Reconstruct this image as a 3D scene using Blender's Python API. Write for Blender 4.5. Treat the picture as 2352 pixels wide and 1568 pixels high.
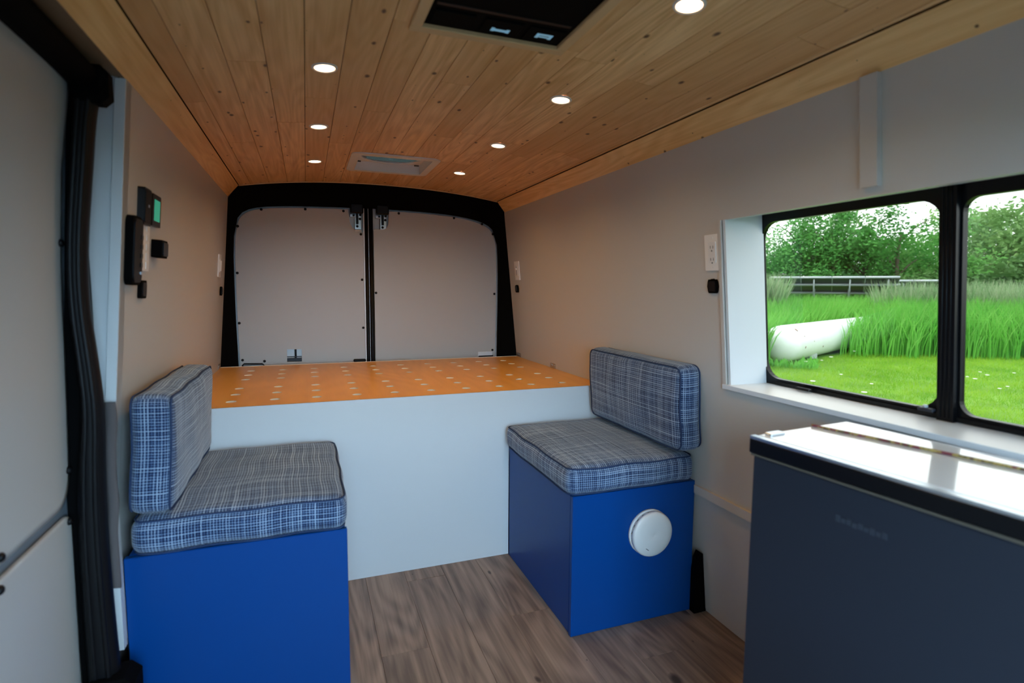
import bpy, bmesh, math, random
from mathutils import Vector, Matrix
random.seed(7)
for o in list(bpy.data.objects): bpy.data.objects.remove(o)
scene = bpy.context.scene
C = scene.collection

# ------------------------------------------------------------------ camera
FPX = 1270.38
yaw, pitch, roll = 0.3559139, -0.09586978, 0.00679396
fwd = Vector((math.sin(yaw)*math.cos(pitch), math.cos(yaw)*math.cos(pitch), math.sin(pitch)))
rgt = Vector((math.cos(yaw), -math.sin(yaw), 0)); up = rgt.cross(fwd)
r2 = math.cos(roll)*rgt + math.sin(roll)*up; u2 = -math.sin(roll)*rgt + math.cos(roll)*up
cam = bpy.data.objects.new('camera', bpy.data.cameras.new('camera')); C.objects.link(cam)
M = Matrix.Identity(4)
for i in range(3):
    M[i][0] = r2[i]; M[i][1] = u2[i]; M[i][2] = -fwd[i]
M[0][3], M[1][3], M[2][3] = 0, 0, 1.175
cam.matrix_world = M
cam.data.sensor_width = 36; cam.data.lens = FPX/2352*36
cam.data.clip_start = 0.02; cam.data.clip_end = 400
cam.data.dof.use_dof = True; cam.data.dof.focus_distance = 3.0; cam.data.dof.aperture_fstop = 2.6
scene.camera = cam

# ------------------------------------------------------------------ sky, sun, exposure
W = bpy.data.worlds.new('overcast_sky'); scene.world = W; W.use_nodes = True
W.node_tree.nodes['Background'].inputs[0].default_value = (0.47, 0.75, 1.0, 1)
SKY = 20.0
W.node_tree.nodes['Background'].inputs[1].default_value = SKY
sun = bpy.data.objects.new('sun', bpy.data.lights.new('sun', 'SUN')); C.objects.link(sun)
sun.data.energy = 5.0; sun.data.angle = math.radians(25); sun.data.color = (.85, .95, 1.0)
sun.rotation_euler = (math.radians(-38), math.radians(-28), 0)
LAMP = 14.0     # radiance of the visible lens
SPOT = 9.0      # watts of each downlight's beam
GLASS_T = 0.225
vs = scene.view_settings
vs.view_transform = 'Standard'; vs.look = 'None'; vs.gamma = 1; vs.use_curve_mapping = False
vs.exposure = 0.0

# ------------------------------------------------------------------ material helpers
def newmat(name):
    m = bpy.data.materials.new(name); m.use_nodes = True
    nt = m.node_tree; return m, nt, nt.nodes['Principled BSDF']
def plain(name, col, rough=.5, metal=0, spec=.5, coat=0, bump=0, bscale=300, var=0):
    m, nt, b = newmat(name)
    b.inputs['Base Color'].default_value = (*col, 1); b.inputs['Roughness'].default_value = rough
    b.inputs['Metallic'].default_value = metal; b.inputs['Specular IOR Level'].default_value = spec
    b.inputs['Coat Weight'].default_value = coat
    N, L = nt.nodes, nt.links
    tc = N.new('ShaderNodeTexCoord')
    if bump:
        n = N.new('ShaderNodeTexNoise'); n.inputs['Scale'].default_value = bscale; n.inputs['Detail'].default_value = 3
        L.new(tc.outputs['Object'], n.inputs['Vector'])
        bp = N.new('ShaderNodeBump'); bp.inputs['Strength'].default_value = bump; bp.inputs['Distance'].default_value = .002
        L.new(n.outputs['Fac'], bp.inputs['Height']); L.new(bp.outputs[0], b.inputs['Normal'])
    if var:
        n = N.new('ShaderNodeTexNoise'); n.inputs['Scale'].default_value = 6; n.inputs['Detail'].default_value = 5
        L.new(tc.outputs['Object'], n.inputs['Vector'])
        r = N.new('ShaderNodeValToRGB')
        r.color_ramp.elements[0].color = (*[c*(1-var) for c in col], 1); r.color_ramp.elements[0].position = .3
        r.color_ramp.elements[1].color = (*[min(1, c*(1+var)) for c in col], 1); r.color_ramp.elements[1].position = .7
        L.new(n.outputs['Fac'], r.inputs[0]); L.new(r.outputs[0], b.inputs['Base Color'])
    return m
def emis(name, col, s):
    m, nt, b = newmat(name)
    b.inputs['Base Color'].default_value = (*col, 1)
    b.inputs['Emission Color'].default_value = (*col, 1); b.inputs['Emission Strength'].default_value = s
    return m
def math_n(nt, op, a=None, b=None, va=0, vb=0):
    n = nt.nodes.new('ShaderNodeMath'); n.operation = op
    if a: nt.links.new(a, n.inputs[0])
    else: n.inputs[0].default_value = va
    if b: nt.links.new(b, n.inputs[1])
    else: n.inputs[1].default_value = vb
    return n.outputs[0]
def mixc(nt, fac, a, b, mode='MIX'):
    n = nt.nodes.new('ShaderNodeMix'); n.data_type = 'RGBA'; n.blend_type = mode
    if hasattr(fac, 'links'): nt.links.new(fac, n.inputs[0])
    else: n.inputs[0].default_value = fac
    for v, i in ((a, 6), (b, 7)):
        if hasattr(v, 'links'): nt.links.new(v, n.inputs[i])
        else: n.inputs[i].default_value = (*v, 1)
    return n.outputs[2]
def ramp(nt, fac, stops):
    r = nt.nodes.new('ShaderNodeValToRGB'); e = r.color_ramp.elements
    while len(e) < len(stops): e.new(.5)
    for k, (p, c) in enumerate(stops):
        e[k].position = p; e[k].color = (*c, 1) if len(c) == 3 else c
    nt.links.new(fac, r.inputs[0]); return r.outputs[0]
def wood(name, light, dark, knot, rough=.5, spec=.4, gx=38, gy=1.6, knots=True, kx=15, ky=8, hue=.35, streak=.5):
    """planks run along object Y; each plank object shifts the grain by its own random number"""
    m, nt, b = newmat(name); N, L = nt.nodes, nt.links
    tc = N.new('ShaderNodeTexCoord'); oi = N.new('ShaderNodeObjectInfo')
    mp = N.new('ShaderNodeMapping'); L.new(tc.outputs['Object'], mp.inputs['Vector'])
    sh = N.new('ShaderNodeCombineXYZ'); rr = math_n(nt, 'MULTIPLY', oi.outputs['Random'], vb=37.0)
    L.new(rr, sh.inputs[0]); L.new(math_n(nt, 'MULTIPLY', oi.outputs['Random'], vb=91.0), sh.inputs[1])
    L.new(sh.outputs[0], mp.inputs['Location'])
    # grain
    m2 = N.new('ShaderNodeMapping'); m2.inputs['Scale'].default_value = (gx, gy, gx); L.new(mp.outputs[0], m2.inputs['Vector'])
    n1 = N.new('ShaderNodeTexNoise'); n1.inputs['Scale'].default_value = 1; n1.inputs['Detail'].default_value = 6; n1.inputs['Distortion'].default_value = 1.2
    L.new(m2.outputs[0], n1.inputs['Vector'])
    m3 = N.new('ShaderNodeMapping'); m3.inputs['Scale'].default_value = (gx*5, gy*2, gx*5); L.new(mp.outputs[0], m3.inputs['Vector'])
    n2 = N.new('ShaderNodeTexNoise'); n2.inputs['Scale'].default_value = 1; n2.inputs['Detail'].default_value = 3
    L.new(m3.outputs[0], n2.inputs['Vector'])
    # cathedral rings
    m4 = N.new('ShaderNodeMapping'); m4.inputs['Scale'].default_value = (gx*.22, gy*.5, gx*.22); L.new(mp.outputs[0], m4.inputs['Vector'])
    n3 = N.new('ShaderNodeTexNoise'); n3.inputs['Scale'].default_value = 1; n3.inputs['Detail'].default_value = 1
    L.new(m4.outputs[0], n3.inputs['Vector'])
    rg = math_n(nt, 'SINE', math_n(nt, 'MULTIPLY', n3.outputs['Fac'], vb=95.0))
    g = math_n(nt, 'ADD', math_n(nt, 'MULTIPLY', n1.outputs['Fac'], vb=.8), math_n(nt, 'MULTIPLY', n2.outputs['Fac'], vb=.3*streak*2))
    g = math_n(nt, 'ADD', g, math_n(nt, 'MULTIPLY', rg, vb=.07))
    col = ramp(nt, g, [(.38, light), (.78, dark)])
    tint = math_n(nt, 'MULTIPLY', oi.outputs['Random'], vb=hue)
    col = mixc(nt, tint, col, dark)
    if knots:
        mk = N.new('ShaderNodeMapping'); mk.inputs['Scale'].default_value = (kx, ky, kx); L.new(mp.outputs[0], mk.inputs['Vector'])
        dist = N.new('ShaderNodeTexNoise'); dist.inputs['Scale'].default_value = 3; L.new(mk.outputs[0], dist.inputs['Vector'])
        mx = N.new('ShaderNodeMix'); mx.data_type = 'VECTOR'; mx.inputs[0].default_value = .10
        L.new(mk.outputs[0], mx.inputs[4]); L.new(dist.outputs['Color'], mx.inputs[5])
        v = N.new('ShaderNodeTexVoronoi'); v.voronoi_dimensions = '2D'; v.inputs['Scale'].default_value = 1.0
        L.new(mx.outputs[1], v.inputs['Vector'])
        sel = N.new('ShaderNodeSeparateColor'); L.new(v.outputs['Color'], sel.inputs[0])
        size = math_n(nt, 'MULTIPLY', math_n(nt, 'POWER', sel.outputs[0], vb=3.0), vb=.115)
        k = math_n(nt, 'DIVIDE', v.outputs['Distance'], math_n(nt, 'ADD', size, vb=.004))
        kf = ramp(nt, k, [(.45, (1, 1, 1)), (1.0, (0, 0, 0))])
        halo = ramp(nt, k, [(.9, (.35, .35, .35)), (1.0, (0, 0, 0))])
        col = mixc(nt, halo, col, dark); col = mixc(nt, kf, col, knot)
    L.new(col, b.inputs['Base Color'])
    b.inputs['Roughness'].default_value = rough; b.inputs['Specular IOR Level'].default_value = spec
    bp = N.new('ShaderNodeBump'); bp.inputs['Strength'].default_value = .18; bp.inputs['Distance'].default_value = .002
    L.new(g, bp.inputs['Height']); L.new(bp.outputs[0], b.inputs['Normal'])
    return m
def tweed(name):
    m, nt, b = newmat(name); N, L = nt.nodes, nt.links
    uv = N.new('ShaderNodeUVMap'); uv.uv_map = 'UVMap'
    def thr(sx, sy, det=2):
        mp = N.new('ShaderNodeMapping'); mp.inputs['Scale'].default_value = (sx, sy, 1); L.new(uv.outputs[0], mp.inputs['Vector'])
        n = N.new('ShaderNodeTexNoise'); n.noise_dimensions = '2D'; n.inputs['Scale'].default_value = 1; n.inputs['Detail'].default_value = det
        L.new(mp.outputs[0], n.inputs['Vector']); return n.outputs['Fac']
    def lines(axis, freq):
        sp = N.new('ShaderNodeSeparateXYZ'); L.new(uv.outputs[0], sp.inputs[0])
        s = math_n(nt, 'SINE', math_n(nt, 'MULTIPLY', sp.outputs[axis], vb=freq))
        return math_n(nt, 'MULTIPLY', math_n(nt, 'ADD', s, vb=1), vb=.5)
    a = math_n(nt, 'ADD', math_n(nt, 'MULTIPLY', lines(0, 860), vb=.52), math_n(nt, 'MULTIPLY', thr(150, 2.5), vb=.84))
    c = math_n(nt, 'ADD', math_n(nt, 'MULTIPLY', lines(1, 860), vb=.52), math_n(nt, 'MULTIPLY', thr(2.5, 150), vb=.84))
    bx = math_n(nt, 'ADD', math_n(nt, 'MULTIPLY', math_n(nt, 'MAXIMUM', a, c), vb=.5), math_n(nt, 'MULTIPLY', math_n(nt, 'ADD', a, c), vb=.22))
    bx = math_n(nt, 'ADD', bx, math_n(nt, 'MULTIPLY', math_n(nt, 'SUBTRACT', thr(520, 520, 2), vb=.5), vb=.45))
    col = ramp(nt, bx, [(.56, (.005, .013, .045)), (.67, (.026, .058, .145)), (.78, (.115, .175, .285)), (.92, (.33, .41, .53))])
    L.new(col, b.inputs['Base Color'])
    b.inputs['Roughness'].default_value = .95; b.inputs['Specular IOR Level'].default_value = .15
    b.inputs['Sheen Weight'].default_value = .25
    bp = N.new('ShaderNodeBump'); bp.inputs['Strength'].default_value = .35; bp.inputs['Distance'].default_value = .002
    L.new(bx, bp.inputs['Height']); L.new(bp.outputs[0], b.inputs['Normal'])
    return m
def glass(name, col, t, rough=0.0):
    m = bpy.data.materials.new(name); m.use_nodes = True; nt = m.node_tree; N, L = nt.nodes, nt.links
    N.remove(N['Principled BSDF'])
    tr = N.new('ShaderNodeBsdfTransparent'); tr.inputs[0].default_value = (col[0]*t, col[1]*t, col[2]*t, 1)
    gl = N.new('ShaderNodeBsdfGlossy'); gl.inputs['Roughness'].default_value = rough
    fr = N.new('ShaderNodeFresnel'); fr.inputs[0].default_value = 1.4
    mx = N.new('ShaderNodeMixShader'); L.new(fr.outputs[0], mx.inputs[0]); L.new(tr.outputs[0], mx.inputs[1]); L.new(gl.outputs[0], mx.inputs[2])
    L.new(mx.outputs[0], N['Material Output'].inputs[0]); return m
def foliage(name, c1, c2, scale=.8, transl=.35, rnd=.3, c3=None, attr=False):
    m, nt, b = newmat(name); N, L = nt.nodes, nt.links
    tc = N.new('ShaderNodeTexCoord'); n = N.new('ShaderNodeTexNoise'); n.inputs['Scale'].default_value = scale; n.inputs['Detail'].default_value = 4
    L.new(tc.outputs['Object'], n.inputs['Vector'])
    col = ramp(nt, n.outputs['Fac'], [(.35, c1), (.65, c2)])
    if c3:
        oi = N.new('ShaderNodeObjectInfo'); col = mixc(nt, math_n(nt, 'MULTIPLY', oi.outputs['Random'], vb=rnd), col, c3)
    if attr:
        a = N.new('ShaderNodeAttribute'); a.attribute_name = 'tone'
        col = mixc(nt, a.outputs['Fac'], col, attr)
    L.new(col, b.inputs['Base Color']); b.inputs['Roughness'].default_value = .7; b.inputs['Specular IOR Level'].default_value = .25
    t = N.new('ShaderNodeBsdfTranslucent'); L.new(col, t.inputs[0])
    mx = N.new('ShaderNodeMixShader'); mx.inputs[0].default_value = transl
    L.new(b.outputs[0], mx.inputs[1]); L.new(t.outputs[0], mx.inputs[2]); L.new(mx.outputs[0], N['Material Output'].inputs[0])
    return m

MAT = {}
MAT['wall'] = plain('grey_laminate', (.52, .485, .445), .34, spec=.45, bump=.02, bscale=500)
MAT['white_board'] = plain('white_laminate', (.66, .67, .68), .32, spec=.5)
MAT['door_panel'] = plain('door_panel_laminate', (.45, .435, .415), .38, spec=.4)
MAT['metal_white'] = plain('white_painted_metal', (.66, .68, .70), .28, spec=.6)
MAT['black'] = plain('black_trim', (.0015, .0015, .0017), .8, spec=.06, bump=.05, bscale=700)
MAT['rubber'] = plain('black_rubber', (.0035, .0035, .0045), .45, spec=.2)
MAT['black_gloss'] = plain('black_plastic', (.003, .003, .004), .3, spec=.22)
MAT['steel'] = plain('bright_steel', (.55, .56, .58), .3, metal=1)
MAT['pine'] = wood('pine_boards', (.92, .60, .30), (.58, .31, .115), (.10, .042, .018), rough=.42, spec=.35, hue=.75)
MAT['pine_lit'] = wood('pine_lit', (.92, .60, .26), (.70, .38, .13), (.13, .06, .02), rough=.4, spec=.35, hue=.25)  # cove pine made paler: the light it faces is put into its colour
MAT['pine_edge'] = plain('pine_edge', (.62, .40, .2), .5)
MAT['floor'] = wood('brown_vinyl_plank', (.31, .228, .178), (.105, .072, .056), (.04, .028, .022), rough=.38, spec=.4, gx=22, gy=1.5, kx=5.5, ky=3.0, hue=.35, streak=.7)
MAT['bedply'] = wood('varnished_plywood', (.72, .36, .085), (.61, .285, .06), (.3, .1, .02), rough=.36, spec=.35, gx=9, gy=1.2, knots=False, hue=0)
MAT['plyedge'] = plain('ply_edge', (.88, .78, .60), .6)
MAT['blue'] = plain('blue_laminate', (.0008, .048, .225), .36, spec=.22)
MAT['tweed'] = tweed('blue_tweed')
MAT['piping'] = plain('navy_piping', (.03, .05, .11), .9, spec=.1, bump=.3, bscale=900)
MAT['white_plastic'] = plain('white_plastic', (.72, .70, .68), .35, spec=.5)
MAT['white_plate'] = plain('white_switch_plastic', (.78, .74, .70), .3, spec=.5)
MAT['grey_slot'] = plain('dark_slot', (.05, .05, .05), .6)
MAT['lens'] = emis('downlight_lens', (1.0, .62, .34), LAMP)
MAT['green'] = emis('green_screen', (.03, .34, .22), .55)
MAT['glyph'] = emis('backlit_symbol', (.16, .32, .42), .55)
MAT['glass'] = glass('sky_balancing_glass', (1.0, .68, .50), GLASS_T)  # warm tint added to offset the blue sky and dim the view out
MAT['smoked'] = glass('smoked_dome', (1.0, .95, .72), .0045)
MAT['fridge_body'] = plain('dark_steel_panel', (.012, .015, .024), .5, metal=0, spec=.4)
MAT['fridge_top'] = plain('glossy_white_lid', (.74, .76, .78), .13, spec=.9, coat=.6)
MAT['alu'] = plain('aluminium_rim', (.62, .68, .74), .28, metal=1)
MAT['grey_felt'] = plain('grey_felt', (.10, .085, .085), .95, spec=.1, bump=.3, bscale=400)
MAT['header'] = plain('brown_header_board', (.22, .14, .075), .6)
MAT['tank'] = plain('white_tank_paint', (.80, .84, .88), .35, spec=.5, var=.03)
MAT['rust'] = plain('rust_stain', (.25, .12, .06), .8)
MAT['panel_dark'] = plain('panel_underside', (.05, .07, .075), .4)
MAT['galv'] = plain('galvanised_rail', (.45, .50, .54), .45, metal=.4)
MAT['bark'] = plain('tree_bark', (.09, .07, .05), .9)
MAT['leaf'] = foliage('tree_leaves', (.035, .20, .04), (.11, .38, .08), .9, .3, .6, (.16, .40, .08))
MAT['leaf_far'] = foliage('hazed_tree_leaves', (.12, .28, .12), (.26, .46, .19), .6, .3, .5, (.34, .52, .18))  # distance haze put into the leaf colour as a paler green
MAT['bush'] = foliage('bush_leaves', (.04, .13, .04), (.10, .22, .08), 1.2, .3, .5, (.12, .25, .05))
MAT['ground'] = foliage('meadow_soil', (.09, .22, .015), (.16, .34, .03), 1.6, 0)
MAT['lawn'] = foliage('lawn_blades', (.13, .36, .012), (.26, .50, .03), 1.1, .4, attr=(.40, .48, .08))
MAT['tall'] = foliage('tall_grass_blades', (.07, .34, .035), (.17, .52, .075), .7, .45, attr=(.26, .52, .12))
MAT['reed'] = foliage('reed_blades', (.12, .27, .10), (.25, .40, .19), 1.5, .35, attr=(.44, .48, .33))
MAT['bounce_damping_grey'] = plain('bounce_damping_grey', (.035, .035, .036), .9, bump=.3, bscale=60, var=.2)  # kept dark so little light bounces up into the van
MAT['door_metal'] = plain('grey_door_metal', (.15, .17, .20), .4)
MAT['petal'] = plain('white_petals', (.85, .86, .82), .7)
MAT['petal_y'] = plain('yellow_petals', (.8, .5, .03), .7)

# ------------------------------------------------------------------ geometry helpers
class MB:
    def __init__(s): s.v = []; s.f = []; s.smooth = []
    def add(s, vs, fs, sm=False):
        b = len(s.v); s.v += [tuple(p) for p in vs]; s.f += [tuple(b+i for i in f) for f in fs]; s.smooth += [sm]*len(fs); return s
    def box(s, x0, x1, y0, y1, z0, z1):
        vs = [(x, y, z) for x in (x0, x1) for y in (y0, y1) for z in (z0, z1)]
        return s.add(vs, [(0, 1, 3, 2), (4, 6, 7, 5), (0, 4, 5, 1), (2, 3, 7, 6), (0, 2, 6, 4), (1, 5, 7, 3)])
    def hexa(s, a, b):  # two quads (4 pts each, same winding) joined
        return s.add(list(a)+list(b), [(3, 2, 1, 0), (4, 5, 6, 7)]+[(i, (i+1) % 4, 4+(i+1) % 4, 4+i) for i in range(4)])
    def cbox(s, c, h, ch=.002):  # chamfered box
        x, y, z = h; k = min(ch, x*.9, y*.9, z*.9); vs = []; idx = {}
        for sx in (-1, 1):
            for sy in (-1, 1):
                for sz in (-1, 1):
                    for ax in range(3):
                        p = [sx*(x-k), sy*(y-k), sz*(z-k)]; p[ax] = (sx*x, sy*y, sz*z)[ax]
                        idx[(sx, sy, sz, ax)] = len(vs); vs.append((c[0]+p[0], c[1]+p[1], c[2]+p[2]))
        F = []
        for ax in range(3):
            o = [i for i in range(3) if i != ax]
            for sg in (-1, 1):
                q = []
                for a, b in ((-1, -1), (1, -1), (1, 1), (-1, 1)):
                    t = [0, 0, 0]; t[ax] = sg; t[o[0]] = a; t[o[1]] = b; q.append(idx[(*t, ax)])
                F.append(q)
            for a in (-1, 1):
                for b in (-1, 1):
                    t0 = [0]*3; t1 = [0]*3; t0[ax] = -1; t1[ax] = 1
                    for t in (t0, t1): t[o[0]] = a; t[o[1]] = b
                    F.append([idx[(*t0, o[0])], idx[(*t1, o[0])], idx[(*t1, o[1])], idx[(*t0, o[1])]])
        for sx in (-1, 1):
            for sy in (-1, 1):
                for sz in (-1, 1): F.append([idx[(sx, sy, sz, a)] for a in range(3)])
        return s.add(vs, F)
    def tube(s, pts, r, n=10, closed=False, cap=True):
        pts = [Vector(p) for p in pts]; m = len(pts); rs = r if isinstance(r, (list, tuple)) else [r]*m
        vs = []; prev = None
        for i, p in enumerate(pts):
            a = pts[(i-1) % m] if (closed or i > 0) else p; b = pts[(i+1) % m] if (closed or i < m-1) else p
            t = (b-a).normalized()
            if prev is None:
                u = t.orthogonal().normalized()
            else:
                u = (prev - t*prev.dot(t)).normalized()
            prev = u; w = t.cross(u)
            for k in range(n):
                an = 2*math.pi*k/n; vs.append(p+(u*math.cos(an)+w*math.sin(an))*rs[i])
        F = []
        for i in range(m if closed else m-1):
            for k in range(n):
                j = (i+1) % m
                F.append((i*n+k, i*n+(k+1) % n, j*n+(k+1) % n, j*n+k))
        s.add(vs, F, True)
        if cap and not closed:
            b = len(s.v)-m*n
            s.f += [tuple(b+k for k in reversed(range(n))), tuple(b+(m-1)*n+k for k in range(n))]; s.smooth += [False]*2
        return s
    def lathe(s, prof, n=32, o=(0, 0, 0), ax=(0, 0, 1), cap0=True, cap1=True):
        """prof: [(radius, height)] along ax"""
        a = Vector(ax).normalized(); u = a.orthogonal().normalized(); w = a.cross(u); o = Vector(o); vs = []
        for r, h in prof:
            for k in range(n):
                an = 2*math.pi*k/n; vs.append(o+a*h+(u*math.cos(an)+w*math.sin(an))*r)
        F = []
        for i in range(len(prof)-1):
            for k in range(n): F.append((i*n+k, i*n+(k+1) % n, (i+1)*n+(k+1) % n, (i+1)*n+k))
        s.add(vs, F, True)
        b = len(s.v)-len(prof)*n
        if cap0: s.f.append(tuple(b+k for k in reversed(range(n)))); s.smooth.append(False)
        if cap1: s.f.append(tuple(b+(len(prof)-1)*n+k for k in range(n))); s.smooth.append(False)
        return s
    def prism(s, poly, fn, d0, d1, smooth=False):
        """poly of 2D points, fn(a,b,d)->3D"""
        n = len(poly); vs = [fn(a, b, d0) for a, b in poly]+[fn(a, b, d1) for a, b in poly]
        F = [tuple(range(n)), tuple(reversed(range(n, 2*n)))]+[(i, n+i, n+(i+1) % n, (i+1) % n) for i in range(n)]
        s.add(vs, F); return s
def mesh_of(name, mb, mat, fix=True):
    me = bpy.data.meshes.new(name); me.from_pydata([tuple(p) for p in mb.v], [], mb.f)
    for i, p in enumerate(me.polygons): p.use_smooth = mb.smooth[i]
    me.materials.append(mat)
    if fix:
        bm = bmesh.new(); bm.from_mesh(me); bmesh.ops.recalc_face_normals(bm, faces=bm.faces); bm.to_mesh(me); bm.free()
    return me
def obj(name, mb, mat, parent=None, loc=None, rot=None):
    me = mb if isinstance(mb, bpy.types.Mesh) else mesh_of(name, mb, MAT[mat] if isinstance(mat, str) else mat)
    o = bpy.data.objects.new(name, me); C.objects.link(o)
    if parent: o.parent = parent
    if loc is not None: o.location = loc
    if rot is not None: o.rotation_euler = rot
    return o
def tag(o, label, cat=None, group=None, kind=None):
    o['label'] = label
    if cat: o['category'] = cat
    if group: o['group'] = group
    if kind: o['kind'] = kind
    return o
def thing(name, label, cat, loc=(0, 0, 0), rotz=0, group=None, kind=None):
    o = bpy.data.objects.new(name, None); C.objects.link(o); o.location = loc; o.rotation_euler = (0, 0, rotz)
    o.empty_display_size = .05
    return tag(o, label, cat, group, kind)
def copy_tree(o, parent=None):
    c = o.copy(); C.objects.link(c); c.parent = parent
    for ch in list(o.children): copy_tree(ch, c)
    return c
def rrect(x0, x1, y0, y1, r, n=6):
    P = []
    for cx, cy, a in ((x1-r, y1-r, 0), (x0+r, y1-r, 90), (x0+r, y0+r, 180), (x1-r, y0+r, 270)):
        for k in range(n+1):
            t = math.radians(a+90*k/n); P.append((cx+r*math.cos(t), cy+r*math.sin(t)))
    return P
def plate(outer, holes, fn, d0, d1):
    """flat plate with holes; outer/holes 2D loops; extruded d0..d1; returns MB"""
    bm = bmesh.new(); E = []
    for loop in [outer]+holes:
        vs = [bm.verts.new((a, b, 0)) for a, b in loop]
        E += [bm.edges.new((vs[i], vs[(i+1) % len(vs)])) for i in range(len(vs))]
    bmesh.ops.triangle_fill(bm, use_beauty=True, use_dissolve=False, edges=E)
    bm.verts.index_update(); tris = [[v.index for v in f.verts] for f in bm.faces]
    pts = [(v.co.x, v.co.y) for v in bm.verts]; bm.free(); n = len(pts)
    mb = MB(); mb.add([fn(a, b, d0) for a, b in pts]+[fn(a, b, d1) for a, b in pts],
                     tris+[[n+i for i in reversed(t)] for t in tris])
    base = 0
    for loop in [outer]+holes:
        k = len(loop)
        mb.f += [(base+i, base+(i+1) % k, n+base+(i+1) % k, n+base+i) for i in range(k)]; mb.smooth += [False]*k
        base += k
    return mb
def smoothed(pts, it=2):
    for _ in range(it):
        q = [pts[0]]
        for a, b in zip(pts[:-1], pts[1:]):
            q.append(tuple(x*.75+y*.25 for x, y in zip(a, b))); q.append(tuple(x*.25+y*.75 for x, y in zip(a, b)))
        q.append(pts[-1]); pts = q
    return pts
def resample(pts, n):
    d = [0]
    for a, b in zip(pts[:-1], pts[1:]): d.append(d[-1]+math.dist(a, b))
    out = []; j = 0
    for i in range(n):
        t = d[-1]*i/(n-1)
        while j < len(d)-2 and d[j+1] < t: j += 1
        u = (t-d[j])/max(1e-9, d[j+1]-d[j]); out.append(tuple(x+(y-x)*u for x, y in zip(pts[j], pts[j+1])))
    return out

# ------------------------------------------------------------------ van shell geometry
RX = lambda z: 1.349-.0987*z          # right wall face
LX = lambda z: -.504+.0775*z          # left wall face
co = (-0.03055198, 0.05654008, -0.12661183, 0.07996794, 1.75463189)
def arch(x):
    x = min(max(x, -.34), 1.16); z = 0
    for c in co: z = z*x+c
    return z
YR = 3.343; YF = -.45; ZB = .7356; YB = 2.217
ZC = 1.652

# ---- floor
floor = obj('floor', MB().box(-.62, 1.47, YF, 3.50, -.06, -.012), 'black')
tag(floor, 'brown wood-look plank floor of the van', 'floor', kind='structure')
w = .155; x = .195-w*5
cols = []
while x < 1.36:
    cols.append(x); x += w
for i, x0 in enumerate(cols):
    y = YF + .01 - random.random()*.8; offs = [(.37*k+.29*i) % 1.22 for k in range(1)]
    y = YF - 1.22 + (i*.43 % 1.22)
    while y < YB:
        y0, y1 = max(y, YF), min(y+1.22, YB+.1)
        if y1-y0 > .03:
            a, b = max(x0, -.52)+.0003, min(x0+w, 1.36)-.0003
            L_ = y1-y0-.0006
            mb = MB().cbox((0, 0, 0), ((b-a)/2, L_/2, .006), .0008)
            obj('floor_plank', mb, 'floor', floor, loc=((a+b)/2, (y0+y1)/2, -.0065))
        y += 1.22

# ---- ceiling with pine planks
PW = .0925
def ceil_strip(x0, x1, y0, y1, d0, d1, n=3):
    """curved strip under the roof between offsets d0 (lower) and d1 (upper)"""
    mb = MB(); vs = []
    for y in (y0, y1):
        for k in range(n+1):
            x = x0+(x1-x0)*k/n; vs.append((x, y, arch(x)+d0))
        for k in range(n+1):
            x = x0+(x1-x0)*k/n; vs.append((x, y, arch(x)+d1))
    m = 2*(n+1); F = []
    for k in range(n):
        F.append((k, k+1, m+k+1, m+k)); F.append((n+1+k, m+n+1+k, m+n+2+k, n+2+k))
    F.append((0, m, m+n+1, n+1)); F.append((n, 2*n+1, m+2*n+1, m+n))
    F.append(tuple(range(n+1))+tuple(reversed(range(n+1, 2*n+2))))
    F.append(tuple(reversed(range(m, m+n+1)))+tuple(range(m+n+1, m+2*n+2)))
    return mb.add(vs, F)
# roof skin above the boards, with the vent hole left open
VX0, VX1, VY0, VY1 = .243, .573, 2.622, 2.945
ceilm = MB()
for (a, b, c, d) in ((-.62, VX0-.007, YF, 3.5), (VX1+.007, 1.47, YF, 3.5), (VX0-.007, VX1+.007, YF, VY0-.007), (VX0-.007, VX1+.007, VY1+.007, 3.5)):
    t = ceil_strip(a, b, c, d, .014, .03, 8); ceilm.add(t.v, t.f)
ceiling = obj('ceiling', ceilm, 'black'); tag(ceiling, 'arched ceiling of knotty pine boards', 'ceiling', kind='structure')
AX0, AX1, AY0, AY1 = .258, .598, .62, 1.302
rects = [(VX0-.012, VX1+.012, VY0-.012, VY1+.012), (AX0, AX1, AY0, AY1)]
def cut(r, h):
    x0, x1, y0, y1 = r; a, b, c, d = h
    if x1 <= a or x0 >= b or y1 <= c or y0 >= d: return [r]
    out = []
    if y0 < c: out.append((x0, x1, y0, c))
    if y1 > d: out.append((x0, x1, d, y1))
    m0, m1 = max(y0, c), min(y1, d)
    if x0 < a: out.append((x0, a, m0, m1))
    if x1 > b: out.append((b, x1, m0, m1))
    return out
s0 = .013
k0 = math.ceil((-.322-s0)/PW)-1
rj = random.Random(3)
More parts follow.
